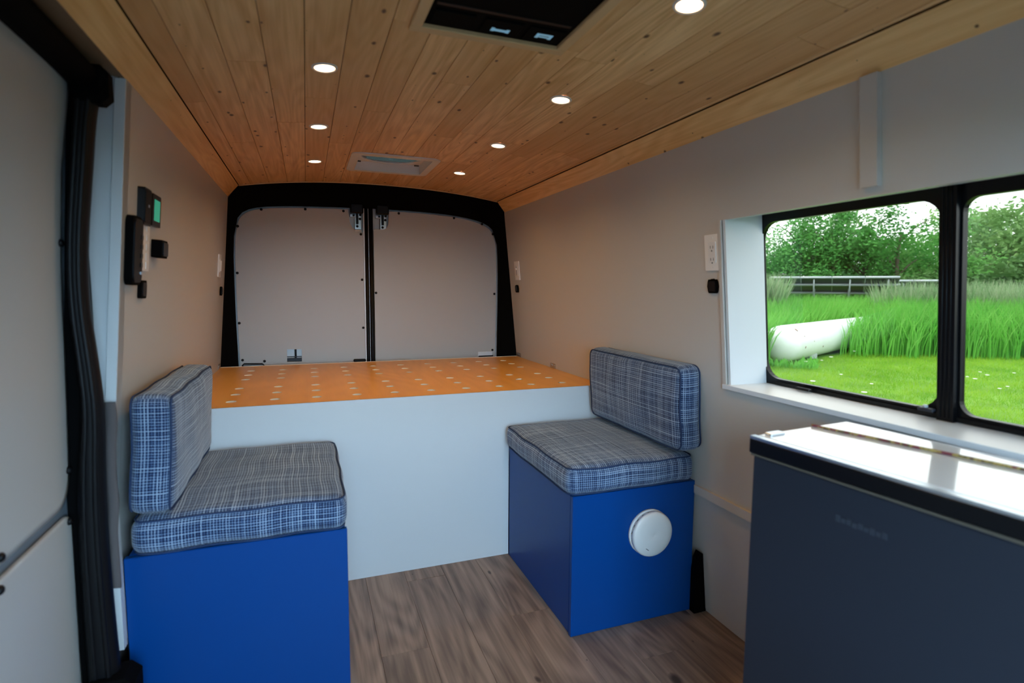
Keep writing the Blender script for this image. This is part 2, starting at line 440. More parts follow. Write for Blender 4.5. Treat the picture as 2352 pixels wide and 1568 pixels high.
for k in range(k0, 20):
    xa, xb = max(s0+k*PW, -.322), min(s0+(k+1)*PW, 1.136)
    if xb-xa < .004: continue
    j = [YF, rj.uniform(-.6, .3), rj.uniform(.9, 1.5), rj.uniform(2.0, 2.7), YR-.004] if k % 2 else [YF, rj.uniform(.2, .9), rj.uniform(1.6, 2.2), YR-.004]
    for a, b in zip(j[:-1], j[1:]):
        ps = [(xa+.0009, xb-.0009, a+.0008, b-.0008)]
        for h in rects: ps = [q for p in ps for q in cut(p, h)]
        for (x0, x1, y0, y1) in ps:
            if x1-x0 < .004 or y1-y0 < .004: continue
            mb = ceil_strip(x0, x1, y0, y1, 0, .012, 3)
            # shift vertices so that the object sits at its own centre
            cx, cy = (x0+x1)/2, (y0+y1)/2; cz = arch(cx)
            mb.v = [(p[0]-cx, p[1]-cy, p[2]-cz) for p in mb.v]
            # eased lower edges
            for q, p in enumerate(mb.v):
                if abs(p[2]-(arch(p[0]+cx)-cz)) < 1e-6 and (abs(p[0]+cx-x0) < 1e-5 or abs(p[0]+cx-x1) < 1e-5): mb.v[q] = (p[0], p[1], p[2]+.0016)
            obj('ceiling_plank', mb, 'pine', ceiling, loc=(cx, cy, cz))
# cove boards
def cove(p0, p1, name, y0=YF, y1=YR-.004):
    (x0, z0), (x1, z1) = p0, p1
    n = Vector((z1-z0, 0, -(x1-x0))).normalized()*.012
    if (x0+x1)/2 < .4 and n.x > 0: n = -n
    if (x0+x1)/2 > .4 and n.x < 0: n = -n
    cx, cy, cz = (x0+x1)/2, (y0+y1)/2, (z0+z1)/2
    q = lambda y: [(x0-cx, y-cy, z0-cz), (x1-cx, y-cy, z1-cz), (x1-cx+n.x, y-cy, z1-cz+n.z), (x0-cx+n.x, y-cy, z0-cz+n.z)]
    return obj('cove_board', MB().hexa(q(y0), q(y1)), 'pine_lit', ceiling, loc=(cx, cy, cz))
cove((-.3235, 1.7115), (-.377, 1.649), 'l'); cove((1.1372, 1.7118), (1.187, 1.649), 'r')
# light pine edge moulding against the rear frame
em = [(-.322, 1.712)]+[(x/100, arch(x/100)-.002) for x in range(-30, 114, 6)]+[(1.136, 1.712)]
obj('end_moulding', MB().tube([(a, YR-.004, b) for a, b in em], .0035, 6), 'pine_edge', ceiling)
# header soffit above the sliding door
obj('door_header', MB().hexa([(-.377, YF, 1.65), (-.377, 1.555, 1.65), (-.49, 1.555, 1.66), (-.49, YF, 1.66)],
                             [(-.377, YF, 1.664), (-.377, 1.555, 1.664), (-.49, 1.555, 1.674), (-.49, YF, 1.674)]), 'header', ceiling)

# ---- right wall with the window opening
WY0, WY1, WZ0, WZ1 = .28, 1.405, .866, 1.389
def rw(y, z, d): return (RX(z)+d, y, z)
wall_right = obj('wall_right', plate([(YF, -.02), (3.42, -.02), (3.42, 1.70), (YF, 1.70)],
                 [[(WY0, WZ0), (WY1, WZ0), (WY1, WZ1), (WY0, WZ1)]], rw, 0, .012), 'wall')
tag(wall_right, 'warm grey laminate wall panel with the window opening', 'wall', kind='structure')
obj('batten', MB().hexa([rw(.896, 1.408, 0), rw(.937, 1.408, 0), rw(.937, 1.648, 0), rw(.896, 1.648, 0)],
                        [rw(.896, 1.408, -.015), rw(.937, 1.408, -.015), rw(.937, 1.648, -.015), rw(.896, 1.648, -.015)]), 'wall', wall_right)
trim_r = obj('trim_1', MB().hexa([rw(YF, .446, .002), rw(1.583, .446, .002), rw(1.583, .476, .002), rw(YF, .476, .002)],
                        [rw(YF, .446, -.013), rw(1.583, .446, -.013), rw(1.583, .476, -.011), rw(YF, .476, -.011)]), 'wall')
tag(trim_r, 'horizontal grey batten on the lower right wall beside the seat box', 'trim', kind='structure')
# outer skin
skin = obj('wall_outer_right', plate([(YF, -.05), (3.5, -.05), (3.5, 1.80), (YF, 1.80)],
                 [[(WY0-.005, WZ0-.005), (WY1+.005, WZ0-.005), (WY1+.005, WZ1+.03), (WY0-.005, WZ1+.03)]], rw, .155, .16), 'metal_white')
tag(skin, 'outer metal skin behind the right wall', 'wall', kind='structure')

# ---- left wall
def lw(y, z, d): return (LX(z)-d, y, z)
wall_left = obj('wall_left', plate([(1.56, -.02), (3.42, -.02), (3.42, 1.70), (1.56, 1.70)], [], lw, 0, .014), 'wall')
tag(wall_left, 'warm grey laminate wall panel behind the left seat', 'wall', kind='structure')
post = obj('trim_2', MB().hexa([(LX(.27), 1.556, .27), (LX(.27)-.022, 1.556, .27), (LX(1.65)-.022, 1.556, 1.65), (LX(1.65), 1.556, 1.65)],
                               [(LX(.27), 1.60, .27), (LX(.27)-.022, 1.60, .27), (LX(1.65)-.022, 1.60, 1.65), (LX(1.65), 1.60, 1.65)]), 'white_board')
obj('foot_filler', MB().hexa([(LX(.27)-.02, 1.5555, .27), (-.4495, 1.5555, .27), (-.4495, 1.5555, .64), (LX(.64)-.02, 1.5555, .64)], [(LX(.27)-.02, 1.584, .27), (-.4495, 1.584, .27), (-.4495, 1.584, .64), (LX(.64)-.02, 1.584, .64)]), 'white_board', post)
tag(post, 'narrow white edge board closing the end of the left wall', 'trim', kind='structure')
post2 = obj('trim_3', MB().hexa([(LX(.2)-.024, 1.562, .2), (LX(.2)-.10, 1.562, .2), (LX(1.66)-.10, 1.562, 1.66), (LX(1.66)-.024, 1.562, 1.66)],
                                [(LX(.2)-.024, 1.62, .2), (LX(.2)-.10, 1.62, .2), (LX(1.66)-.10, 1.62, 1.66), (LX(1.66)-.024, 1.62, 1.66)]), 'white_board')
tag(post2, 'white painted door pillar between the left wall and the black seal', 'pillar', kind='structure')
skl = obj('wall_outer_left', MB().box(-.60, -.59, YF, 3.5, -.05, 1.80), 'metal_white')
tag(skl, 'outer metal skin behind the left wall', 'wall', kind='structure')
rear = obj('wall_rear', MB().box(-.60, 1.50, 3.50, 3.51, -.06, 1.80), 'metal_white')
tag(rear, 'outer metal skin behind the rear doors', 'wall', kind='structure')
# unseen panel added behind the camera, its opening shaped to steer the daylight
fx = lambda a, b, d: (a, YF-d, b)
front = obj('daylight_baffle', plate([(-.60, -.06), (1.50, -.06), (1.50, 1.80), (-.60, 1.80)], [[(-.20, .55), (.80, .55), (.80, 1.48), (-.20, 1.48)]], fx, 0, .02), 'black')
tag(front, 'unseen front panel added to shape the daylight through its opening', 'wall', kind='structure')

# ---- rear black surround
outer_l = [(LX(z)-.002, z) for z in (-.01, .4, .8, 1.2, 1.64)]
outer_t = [(-.379, 1.648), (-.324, 1.713)]+[(x/100, arch(x/100)) for x in range(-28, 112, 10)]+[(1.138, 1.713), (1.189, 1.648)]
outer_r = [(RX(z)+.002, z) for z in (1.64, 1.2, .8, .4, -.01)]
ld = [(-.363, -.01), (-.363, .727), (-.368, .972), (-.368, 1.248), (-.366, 1.395), (-.355, 1.505), (-.338, 1.556), (-.311, 1.584), (-.267, 1.604), (-.193, 1.617), (-.042, 1.628), (.234, 1.635)]
rd = [(.484, 1.637), (.702, 1.633), (.884, 1.622), (1.026, 1.599), (1.103, 1.570), (1.142, 1.530), (1.165, 1.444), (1.168, 1.127), (1.160, .739), (1.160, -.01)]
inner = smoothed(ld+rd, 2)
def closest_split(pts, z):  # index where the curve leaves the side
    return min(range(len(pts)), key=lambda i: abs(pts[i][1]-z)+(0 if pts[i][0] < .4 else 9))
i0 = closest_split(inner, 1.545); i1 = min(range(len(inner)), key=lambda i: abs(inner[i][1]-1.545)+(0 if inner[i][0] > .4 else 9))
NI = resample(inner[:i0+1], 16)+resample(inner[i0:i1+1], 40)[1:]+resample(inner[i1:], 16)[1:]
NO = resample(outer_l, 16)+resample(outer_t, 40)[1:]+resample(outer_r, 16)[1:]
n = len(NI); mb = MB()
def yo(t): return 3.345
rows = [[(a, 3.345, b) for a, b in NO], [(a+(c-a)*.12, 3.352, b+(d-b)*.12) for (a, b), (c, d) in zip(NO, NI)],
        [(a+(c-a)*.85, 3.392, b+(d-b)*.85) for (a, b), (c, d) in zip(NO, NI)], [(c, 3.405, d) for c, d in NI], [(c-(.012 if c < .4 else -.012), 3.447, d+.008) for c, d in NI]]
F = []
for r in range(len(rows)-1):
    for i in range(n-1): F.append((r*n+i, r*n+i+1, (r+1)*n+i+1, (r+1)*n+i))
mb.add([p for r in rows for p in r], F, True)
sur = obj('trim_4', mb, 'black'); tag(sur, 'black moulded surround framing the rear doors', 'surround', kind='structure')

# ---- rear doors
def rearf(a, b, d): return (a, d, b)
YD = 3.424
def lim(outline, inset):  # move an outline towards the door centre
    return [(a+(inset if a < .4 else -inset)*(1 if abs(a-.4) > .55 else .3), b-(inset if b > 1.5 else 0)) for a, b in outline]
lo = smoothed(lim(ld, .006), 1); ro = smoothed(lim(rd, .006), 1)
notchL = [(.245, 1.628), (.2475, 1.59), (.252, 1.555), (.266, 1.524), (.288, 1.506), (.318, 1.502), (.327, 1.492)]
outL = [p for p in lo if p[0] < .24] + notchL + [(.327, -.01)]
notchR = [(.387, 1.512), (.394, 1.520), (.444, 1.520), (.463, 1.528), (.475, 1.552), (.478, 1.60), (.480, 1.629)]
outR = [(.387, -.01)]+notchR+[p for p in ro if p[0] > .486]
door_l = thing('door_1', 'left rear cargo door with grey panel and square cutout', 'door', (0, 0, 0), kind='structure')
door_r = thing('door_2', 'right rear cargo door with plain grey panel', 'door', (0, 0, 0), kind='structure')
obj('door_panel', plate(outL, [[(-.113, .743), (-.033, .741), (-.032, .814), (-.112, .816)]], rearf, YD, YD+.012), 'door_panel', door_l)
obj('door_panel', plate(outR, [], rearf, YD, YD+.012), 'door_panel', door_r)
# painted metal skins behind the panels
obj('door_skin', MB().box(-.40, .334, YD+.03, YD+.036, -.01, 1.66), 'metal_white', door_l)
obj('door_skin', MB().box(.381, 1.20, YD+.03, YD+.036, -.01, 1.66), 'metal_white', door_r)
obj('door_flange', MB().box(.328, .3345, YD-.004, YD+.03, -.01, 1.645), 'metal_white', door_l)
obj('door_flange', MB().box(.3560, .3580, YD-.010, YD+.03, -.01, 1.645), 'galv', door_r)
# meeting seals
obj('door_seal', MB().tube([(.3455, YD-.004, -.01), (.3455, YD-.004, 1.66)], .0098, 12), 'rubber', door_l)
obj('door_seal', MB().tube([(.3715, YD-.002, -.01), (.3715, YD-.002, 1.66)], .0125, 12), 'rubber', door_r)
obj('seal_backing', MB().box(.334, .386, YD+.012, YD+.04, -.01, 1.66), 'black', door_r)
def screw_mesh():
    return mesh_of('screw', MB().lathe([(.0075, 0), (.0072, .003), (.005, .0055), (.002, .0065)], 14, ax=(0, -1, 0)), MAT['rubber'])
SC = screw_mesh()
for par, L in ((door_l, [(-.221, 1.602), (.009, 1.616), (.218, 1.617), (-.343, 1.505), (-.354, 1.249), (-.354, .971), (-.345, .762), (-.232, .752), (.314, 1.487), (.316, 1.22), (.318, .933), (-.35, .45), (.316, .45)]),
               (door_r, [(.538, 1.620), (.88, 1.609), (1.063, 1.580), (1.136, 1.520), (1.148, 1.138), (.396, 1.142), (1.136, .772), (.396, .5), (1.148, .45)])):
    for a, b in L: obj('screw', SC, None, par, loc=(a, YD, b))
def latch(par, x, flip):
    obj('latch_cover', MB().cbox((x, YD-.012, 1.632), (.037, .026, .028), .006), 'black_gloss', par)
    p = obj('latch_plate', MB().cbox((x+.008, YD+.016, 1.565), (.021, .008, .052), .003).cbox((x-.02, YD+.014, 1.594), (.018, .008, .009), .002), 'steel', par)
    obj('latch_bolt', MB().cbox((x+.004, YD+.002, 1.575), (.0065, .008, .03), .002), 'black_gloss', par)
    obj('latch_slot', MB().cbox((x-.016, YD+.004, 1.595), (.006, .003, .005), .001), 'black_gloss', par)
    for a, b in ((.004, 1.533), (.02, 1.577), (.022, 1.60)): obj('screw', SC, None, par, loc=(x+a, YD+.008, b))
latch(door_l, .291, 1); latch(door_r, .438, -1)
obj('latch_tab', MB().cbox((.298, YD-.002, 1.507), (.018, .003, .005), .001), 'metal_white', door_l)
obj('lock_rod', MB().tube([(-.066, YD+.022, .60), (-.066, YD+.022, 1.0)], .0055, 8), 'black_gloss', door_l)
obj('lock_rail', MB().cbox((-.072, YD+.02, .752), (.05, .008, .010), .002), 'fridge_body', door_l)
obj('lock_bar', MB().cbox((-.072, YD+.014, .770), (.05, .003, .0025), .001), 'black_gloss', door_l)
# bottom pulls
hr = [(-.346, YD-.004, .70), (-.346, YD-.004, .733), (-.338, YD-.004, .741), (-.244, YD-.004, .738), (-.236, YD-.004, .730), (-.236, YD-.004, .70)]
obj('pull_recess_rim', MB().tube(hr, .004, 8), 'rubber', door_l)
obj('pull_recess', MB().cbox((-.291, YD-.001, .715), (.05, .002, .018), .002), 'alu', door_l)
obj('handle', MB().cbox((.292, YD-.012, .738), (.036, .014, .008), .005), 'rubber', door_l)
obj('pull_recess', MB().cbox((1.085, YD-.002, .748), (.05, .003, .014), .003), 'metal_white', door_r)
obj('pull_recess_rim', MB().cbox((1.09, YD-.004, .734), (.05, .004, .004), .002), 'rubber', door_r)

# ---- window in the right wall
win = thing('window_1', 'black framed sliding window in the right wall with tinted panes', 'window', (0, 0, 0), kind='structure')
def board(q, d0, d1, mat, name, par=win):
    return obj(name, MB().hexa([rw(a, b, d0) for a, b in q], [rw(a, b, d1) for a, b in q]), mat, par)
t = .012
board([(WY1-t, WZ0), (WY1, WZ0), (WY1, WZ1+.024), (WY1-t, WZ1+.024)], .002, .152, 'white_board', 'jamb')
board([(WY0, WZ0), (WY0+t, WZ0), (WY0+t, WZ1), (WY0, WZ1)], -.007, .152, 'white_board', 'jamb')
board([(WY0, WZ0-.008), (WY1+.012, WZ0-.008), (WY1+.012, WZ0+.006), (WY0, WZ0+.006)], -.012, .152, 'white_board', 'sill')
obj('head', MB().hexa([rw(y, z, .002) for y, z in ((WY0, WZ1), (WY1, WZ1), (WY1, WZ1+.012), (WY0, WZ1+.012))], [rw(y, z, .152) for y, z in ((WY0, WZ1+.022), (WY1, WZ1+.022), (WY1, WZ1+.034), (WY0, WZ1+.034))]), 'white_board', win)
board([(WY1, WZ0-.008), (WY1+.014, WZ0-.008), (WY1+.014, WZ1+.0), (WY1, WZ1+.0)], -.007, .002, 'wall', 'casing')
# black frame: ring plate with two rounded openings
hl = rrect(.862, 1.398, .892, 1.386, .055); hr_ = rrect(.30, .818, .892, 1.380, .03)
obj('window_frame', plate([(WY0-.01, WZ0-.012), (WY1+.01, WZ0-.012), (WY1+.01, WZ1+.045), (WY0-.01, WZ1+.045)], [hl, hr_], rw, .148, .165), 'black_gloss', win)
obj('window_track', MB().hexa([rw(y, z, .142) for y, z in ((.30, .874), (1.35, .874), (1.35, .884), (.30, .884))], [rw(y, z, .15) for y, z in ((.30, .874), (1.35, .874), (1.35, .884), (.30, .884))])
    .hexa([rw(y, z, .138) for y, z in ((.30, .866), (1.33, .866), (1.33, .871), (.30, .871))], [rw(y, z, .15) for y, z in ((.30, .866), (1.33, .866), (1.33, .871), (.30, .871))]), 'black_gloss', win)
obj('mullion', MB().hexa([rw(y, z, .132) for y, z in ((.822, .872), (.858, .872), (.858, 1.42), (.822, 1.42))], [rw(y, z, .15) for y, z in ((.822, .872), (.858, .872), (.858, 1.42), (.822, 1.42))]), 'black_gloss', win)
for y in (.831, .840, .849): obj('mullion_rib', MB().tube([rw(y, .88, .132), rw(y, 1.41, .132)], .0022, 6), 'rubber', win)
obj('window_latch', MB().cbox((0, 0, 0), (.009, .018, .004), .002), 'fridge_body', win, loc=rw(.878, .892, .130))
obj('latch_knob', MB().lathe([(.005, 0), (.006, .005), (.004, .008)], 12), 'galv', win, loc=rw(.882, .895, .130))
obj('track_stop', MB().cbox((0, 0, 0), (.006, .025, .004), .002), 'black_gloss', win, loc=rw(1.23, .880, .128))
for nm, (a, b) in (('pane', (.855, 1.41)), ('pane', (.29, .83))):
    q = [(a, .88), (b, .88), (b, 1.40), (a, 1.40)]
    obj(nm, MB().add([rw(y, z, .157) for y, z in q], [(0, 1, 2, 3)]), 'glass', win)

# ---- sliding door on the left
sd = thing('door_3', 'white sliding side door on the left edge with screwed inner panels', 'door', (0, 0, 0), kind='structure')
PZ = [(-.02, -.512), (.3, -.512), (.75, -.508), (1.0, -.50), (1.2, -.496), (1.42, -.482), (1.62, -.458), (1.70, -.445)]
def dx(z):
    for (z0, x0), (z1, x1) in zip(PZ[:-1], PZ[1:]):
        if z <= z1: return x0+(x1-x0)*(z-z0)/(z1-z0)
    return PZ[-1][1]
def curved_panel(poly_fn, ys, zs, t):
    """grid panel following the curved door; poly_fn(y,z)->(y,z) shapes the outline"""
    mb = MB(); ny, nz = len(ys), len(zs)
    for d in (0, -t):
        mb.v += [(dx(z)+d, y, z) for y, z in [poly_fn(y, z) for y in ys for z in zs]]
    N = ny*nz
    for i in range(ny-1):
        for j in range(nz-1):
            a = i*nz+j; mb.f += [(a, a+1, a+nz+1, a+nz), (N+a, N+a+nz, N+a+nz+1, N+a+1)]; mb.smooth += [True, True]
    rim = [i*nz for i in range(ny)]+[(ny-1)*nz+j for j in range(1, nz)]+[i*nz+nz-1 for i in reversed(range(ny-1))]+[j for j in reversed(range(1, nz-1))]
    k = len(rim)
    mb.f += [(rim[i], rim[(i+1) % k], N+rim[(i+1) % k], N+rim[i]) for i in range(k)]; mb.smooth += [False]*k
    return mb
R_ = .075
def up_fn(y, z):  # rounded lower rear corner
    cy, cz = 1.475-R_, .692+R_
    if y > cy and z < cz:
        v = Vector((y-cy, z-cz)); m = max(abs(v.x), abs(v.y)); l = v.length
        if l > 1e-6: v = v*(m/l); return cy+v.x, cz+v.y
    return y, z
ys = [YF+i*(1.40-YF)/10 for i in range(11)]+[1.40+.0125*i for i in range(1, 7)]
zs = [.692+.0125*i for i in range(7)]+[.767+i*(1.69-.767)/10 for i in range(1, 11)]
obj('upper_panel', curved_panel(up_fn, ys, zs, .006), 'door_panel', sd)
def low_fn(y, z):
    cy, cz = 1.475-.04, .668-.04
    if y > cy and z > cz:
        v = Vector((y-cy, z-cz)); m = max(abs(v.x), abs(v.y)); l = v.length
        if l > 1e-6: v = v*(m/l); return cy+v.x, cz+v.y
    return y, z
ys2 = [YF+i*(1.435-YF)/10 for i in range(11)]+[1.435+.01*i for i in range(1, 5)]
zs2 = [0+i*(.628)/6 for i in range(7)]+[.628+.01*i for i in range(1, 5)]
obj('lower_panel', curved_panel(low_fn, ys2, zs2, .006), 'door_panel', sd)
obj('door_skin', MB().hexa([(-.522, YF, -.02), (-.522, 1.56, -.02), (-.522, 1.56, .8), (-.522, YF, .8)], [(-.53, YF, -.02), (-.53, 1.56, -.02), (-.53, 1.56, .8), (-.53, YF, .8)])
    .hexa([(-.522, YF, .8), (-.522, 1.56, .8), (-.465, 1.56, 1.7), (-.465, YF, 1.7)], [(-.53, YF, .8), (-.53, 1.56, .8), (-.473, 1.56, 1.7), (-.473, YF, 1.7)]), 'door_metal', sd)
SX = mesh_of('screw', MB().lathe([(.0085, 0), (.008, .004), (.005, .007), (.002, .008)], 14, ax=(1, 0, 0)), MAT['rubber'])
for y, z in ((1.165, .706), (1.155, .652), (1.466, .765), (1.455, .652), (1.463, 1.265), (.8, .706), (.8, .652)): obj('screw', SX, None, sd, loc=(dx(z), y, z))

# black rubber seal of the door opening
sealp = [(-.426, 1.60), (-.436, 1.545), (-.450, 1.414), (-.466, 1.264), (-.470, 1.132), (-.460, .987), (-.456, .89), (-.468, .739), (-.472, .585), (-.471, .428), (-.468, .25), (-.468, .0)]
wid = [.024, .020, .020, .019, .019, .020, .021, .027, .029, .030, .033, .034]
sp = smoothed([(a, 1.478+.0*i, b, w_) for i, ((a, b), w_) in enumerate(zip(sealp, wid))], 2)
seal = thing('trim_5', 'black rubber seal running down the sliding door opening', 'seal', (0, 0, 0), kind='structure')
mb = MB(); n = 14; m = len(sp)
for (a, y, z, w_) in sp:
    for k in range(n):
        an = 2*math.pi*k/n; mb.v.append((a+w_*math.cos(an), y+.026*math.sin(an), z))
for i in range(m-1):
    for k in range(n): mb.f.append((i*n+k, i*n+(k+1) % n, (i+1)*n+(k+1) % n, (i+1)*n+k)); mb.smooth.append(True)
obj('seal_strip', mb, 'rubber', seal)
obj('seal_lip', MB().tube([(a+w_*.45, y-.024, z) for a, y, z, w_ in sp], .006, 8), 'rubber', seal)
obj('seal_lip', MB().tube([(a-w_*.35, y-.024, z) for a, y, z, w_ in sp], .005, 8), 'rubber', seal)
hd = [(-.428, 1.50, 1.608), (-.437, 1.40, 1.624), (-.437, 1.2, 1.627), (-.435, .9, 1.627), (-.435, YF, 1.627)]
mb = MB()
hd = smoothed(hd, 2)
for (a, y, z) in hd:
    for k in range(n):
        an = 2*math.pi*k/n; mb.v.append((a+.034*math.cos(an), y, z+.026*math.sin(an)))
for i in range(len(hd)-1):
    for k in range(n): mb.f.append((i*n+k, i*n+(k+1) % n, (i+1)*n+(k+1) % n, (i+1)*n+k)); mb.smooth.append(True)
obj('header_seal', mb, 'black', seal)
obj('corner_block', MB().cbox((-.420, 1.47, 1.602), (.036, .03, .040), .014), 'black', seal)
obj('pillar_shroud', MB().cbox((-.50, 1.52, .80), (.034, .03, .84), .004), 'black', seal)
obj('step_corner', MB().cbox((-.452, 1.47, .12), (.052, .055, .15), .02), 'black', seal)
# felt strip along the lower pillar
fs = smoothed([(-.436, .905), (-.434, .86), (-.441, .80), (-.443, .72), (-.440, .66), (-.448, .60), (-.447, .52), (-.447, .455)], 2)
mb = MB()
for a, z in fs: mb.v += [(a-.016, 1.512, z), (a+.013, 1.506, z), (a+.013, 1.512, z), (a-.016, 1.518, z)]
for i in range(len(fs)-1):
    for k in range(4): mb.f.append((i*4+k, i*4+(k+1) % 4, i*4+4+(k+1) % 4, i*4+4+k)); mb.smooth.append(True)
tag(obj('felt_strip', mb, 'grey_felt'), 'grey felt edging strip hanging beside the black door seal', 'strip')

# ------------------------------------------------------------------ bed platform
bed = thing('bed_platform', 'raised bed platform with orange plywood top and pale front panel', 'bed', (.41, YB, 0))
HX = [-.28+.1552*i for i in range(10)]; HY = [2.327, 2.477, 2.622, 2.868, 3.010, 3.157]
X0, X1 = LX(ZB)+.001, RX(ZB)-.001
xe = [X0]+[(a+b)/2 for a, b in zip(HX[:-1], HX[1:])]+[X1]
ye = [YB+.0032]+[(a+b)/2 for a, b in zip(HY[:-1], HY[1:])]+[YR]
top = MB(); edge = MB(); n = 24; r = .0195
T = .018
def cell(x0, x1, y0, y1, cx, cy):
    ring = [(cx+r*math.cos(2*math.pi*k/n), cy+r*math.sin(2*math.pi*k/n)) for k in range(n)]
    out = []
    for a, b in ring:
        dx_, dy_ = a-cx, b-cy
        ts = []
        if dx_ > 1e-9: ts.append((x1-cx)/dx_)
        if dx_ < -1e-9: ts.append((x0-cx)/dx_)
        if dy_ > 1e-9: ts.append((y1-cy)/dy_)
        if dy_ < -1e-9: ts.append((y0-cy)/dy_)
        q = min(ts); out.append((cx+dx_*q, cy+dy_*q))
    corners = [(x1, y1), (x0, y1), (x0, y0), (x1, y0)]
    for z in (ZB, ZB-T):
        b = len(top.v); top.v += [(*p, z) for p in ring]+[(*p, z) for p in out]+[(*p, z) for p in corners]
        for k in range(n):
            kk = (k+1) % n; p, q = out[k], out[kk]
            f = [b+k, b+n+k]
            if abs(p[0]-q[0]) > 1e-7 and abs(p[1]-q[1]) > 1e-7:
                ci = min(range(4), key=lambda i: math.dist(corners[i], p)+math.dist(corners[i], q)); f.append(b+2*n+ci)
            f += [b+n+kk, b+kk]
            top.f.append(tuple(f)); top.smooth.append(False)
for i, cx in enumerate(HX):
    for j, cy in enumerate(HY): cell(xe[i], xe[i+1], ye[j], ye[j+1], cx, cy)
ox = Vector((.41, YB, 0))
top.v = [(a-ox.x, b-ox.y, c) for a, b, c in top.v]
me = mesh_of('platform_top', top, MAT['bedply'], fix=False)
bm = bmesh.new(); bm.from_mesh(me)
bmesh.ops.remove_doubles(bm, verts=bm.verts, dist=1e-5); bmesh.ops.recalc_face_normals(bm, faces=bm.faces)
for f in bm.faces: f.smooth = False
bm.to_mesh(me); bm.free()
pt = obj('platform_top', me, None, bed)
LM = mesh_of('hole_edge', MB().lathe([(r, 0), (r, T-.0003)], n, cap0=False, cap1=False), MAT['plyedge'])
for cx in HX:
    for cy in HY: obj('hole_edge', LM, None, pt, loc=(cx-ox.x, cy-ox.y, ZB-T))
obj('edge_band', MB().box(X0-ox.x, X1-ox.x, YR-YB-.001, YR-YB, ZB-T, ZB+.002), 'plyedge', pt)
fz = ZB-.0008
obj('front_panel', MB().hexa([(LX(0)-ox.x, 0, 0), (RX(0)-ox.x, 0, 0), (RX(fz)-ox.x, 0, fz), (LX(fz)-ox.x, 0, fz)],
                             [(LX(0)-ox.x, .003, 0), (RX(0)-ox.x, .003, 0), (RX(fz)-ox.x, .003, fz), (LX(fz)-ox.x, .003, fz)]), 'white_board', bed)
for y in (2.6, 3.0, 3.3): obj('bearer', MB().box(X0-ox.x+.01, X1-ox.x-.01, y-YB-.02, y-YB+.02, ZB-T-.04, ZB-T-.0005), 'plyedge', bed)
# small hinge plates on the walls beside the platform
def hinge(y, right, label):
    h = thing('hinge_plate', label, 'hinge', (RX(ZB+.012) if right else LX(ZB+.012), y, ZB+.0135), group='steel hinge plates at the platform edge')
    s = -1 if right else 1
    obj('leaf', MB().cbox((s*.0015, 0, 0), (.0015, .034, .0125), .001), 'steel', h)
    for dy in (-.022, 0, .022): obj('rivet', MB().lathe([(.0035, 0), (.003, .002)], 8, o=(s*.003, dy, .004), ax=(s, 0, 0)), 'alu', h)
hinge(2.773, True, 'steel hinge plate on the right wall halfway along the orange platform')
hinge(3.30, True, 'steel hinge plate on the right wall by the black rear surround')
hinge(3.28, False, 'steel hinge plate on the left wall by the black rear surround')

# ------------------------------------------------------------------ seat boxes
def seat_box(name, label, x0, x1, y0, y1, h, side):
    t = thing(name, label, 'seat box', ((x0+x1)/2, y0, 0), group='blue seat boxes'); c = (x0+x1)/2
    hw = (x1-x0)/2; d = y1-y0
    obj('front_panel', MB().cbox((0, .009, h/2), (hw, .009, h/2), .0015), 'blue', t)
    s = -1 if side == 'L' else 1     # aisle side
    xo = s*hw
    obj('side_panel', MB().cbox((xo-s*.013, (d+.026)/2, h/2-.002), (.009, (d-.026)/2, h/2-.002), .0015), 'blue', t)
    obj('corner_post', MB().box(min(xo-s*.026, xo-s*.010), max(xo-s*.026, xo-s*.010), .018, .03, 0, h-.01), 'blue', t)
    wx = -xo
    obj('back_panel', MB().box(-hw+.004, hw-.004, d-.012, d-.002, 0, h-.02), 'blue', t)
    obj('lid', MB().cbox((0, d/2+.012, h-.010), (hw-.006, d/2-.014, .009), .002), 'blue', t)
    return t
box_l = seat_box('seat_box', 'blue seat box under the left bench cushion by the sliding door', -.449, .092, 1.586, YB-.001, .49, 'R')
box_r = seat_box('seat_box', 'blue seat box on the right carrying a round white alarm', .808, 1.298, 1.586, YB-.001, .49, 'L')
duct = thing('floor_duct', 'black upright duct on the floor between blue seat box and right wall', 'duct', (1.32, 1.565, 0))
obj('duct_body', MB().prism([(-.026, 0), (.026, 0), (.004, .222), (-.008, .230), (-.020, .205), (-.026, .16)], lambda a, b, d: (a, d, b), -.006, .02), 'black', duct)
obj('duct_foot', MB().cbox((0, .006, .006), (.026, .016, .006), .003), 'black', duct)

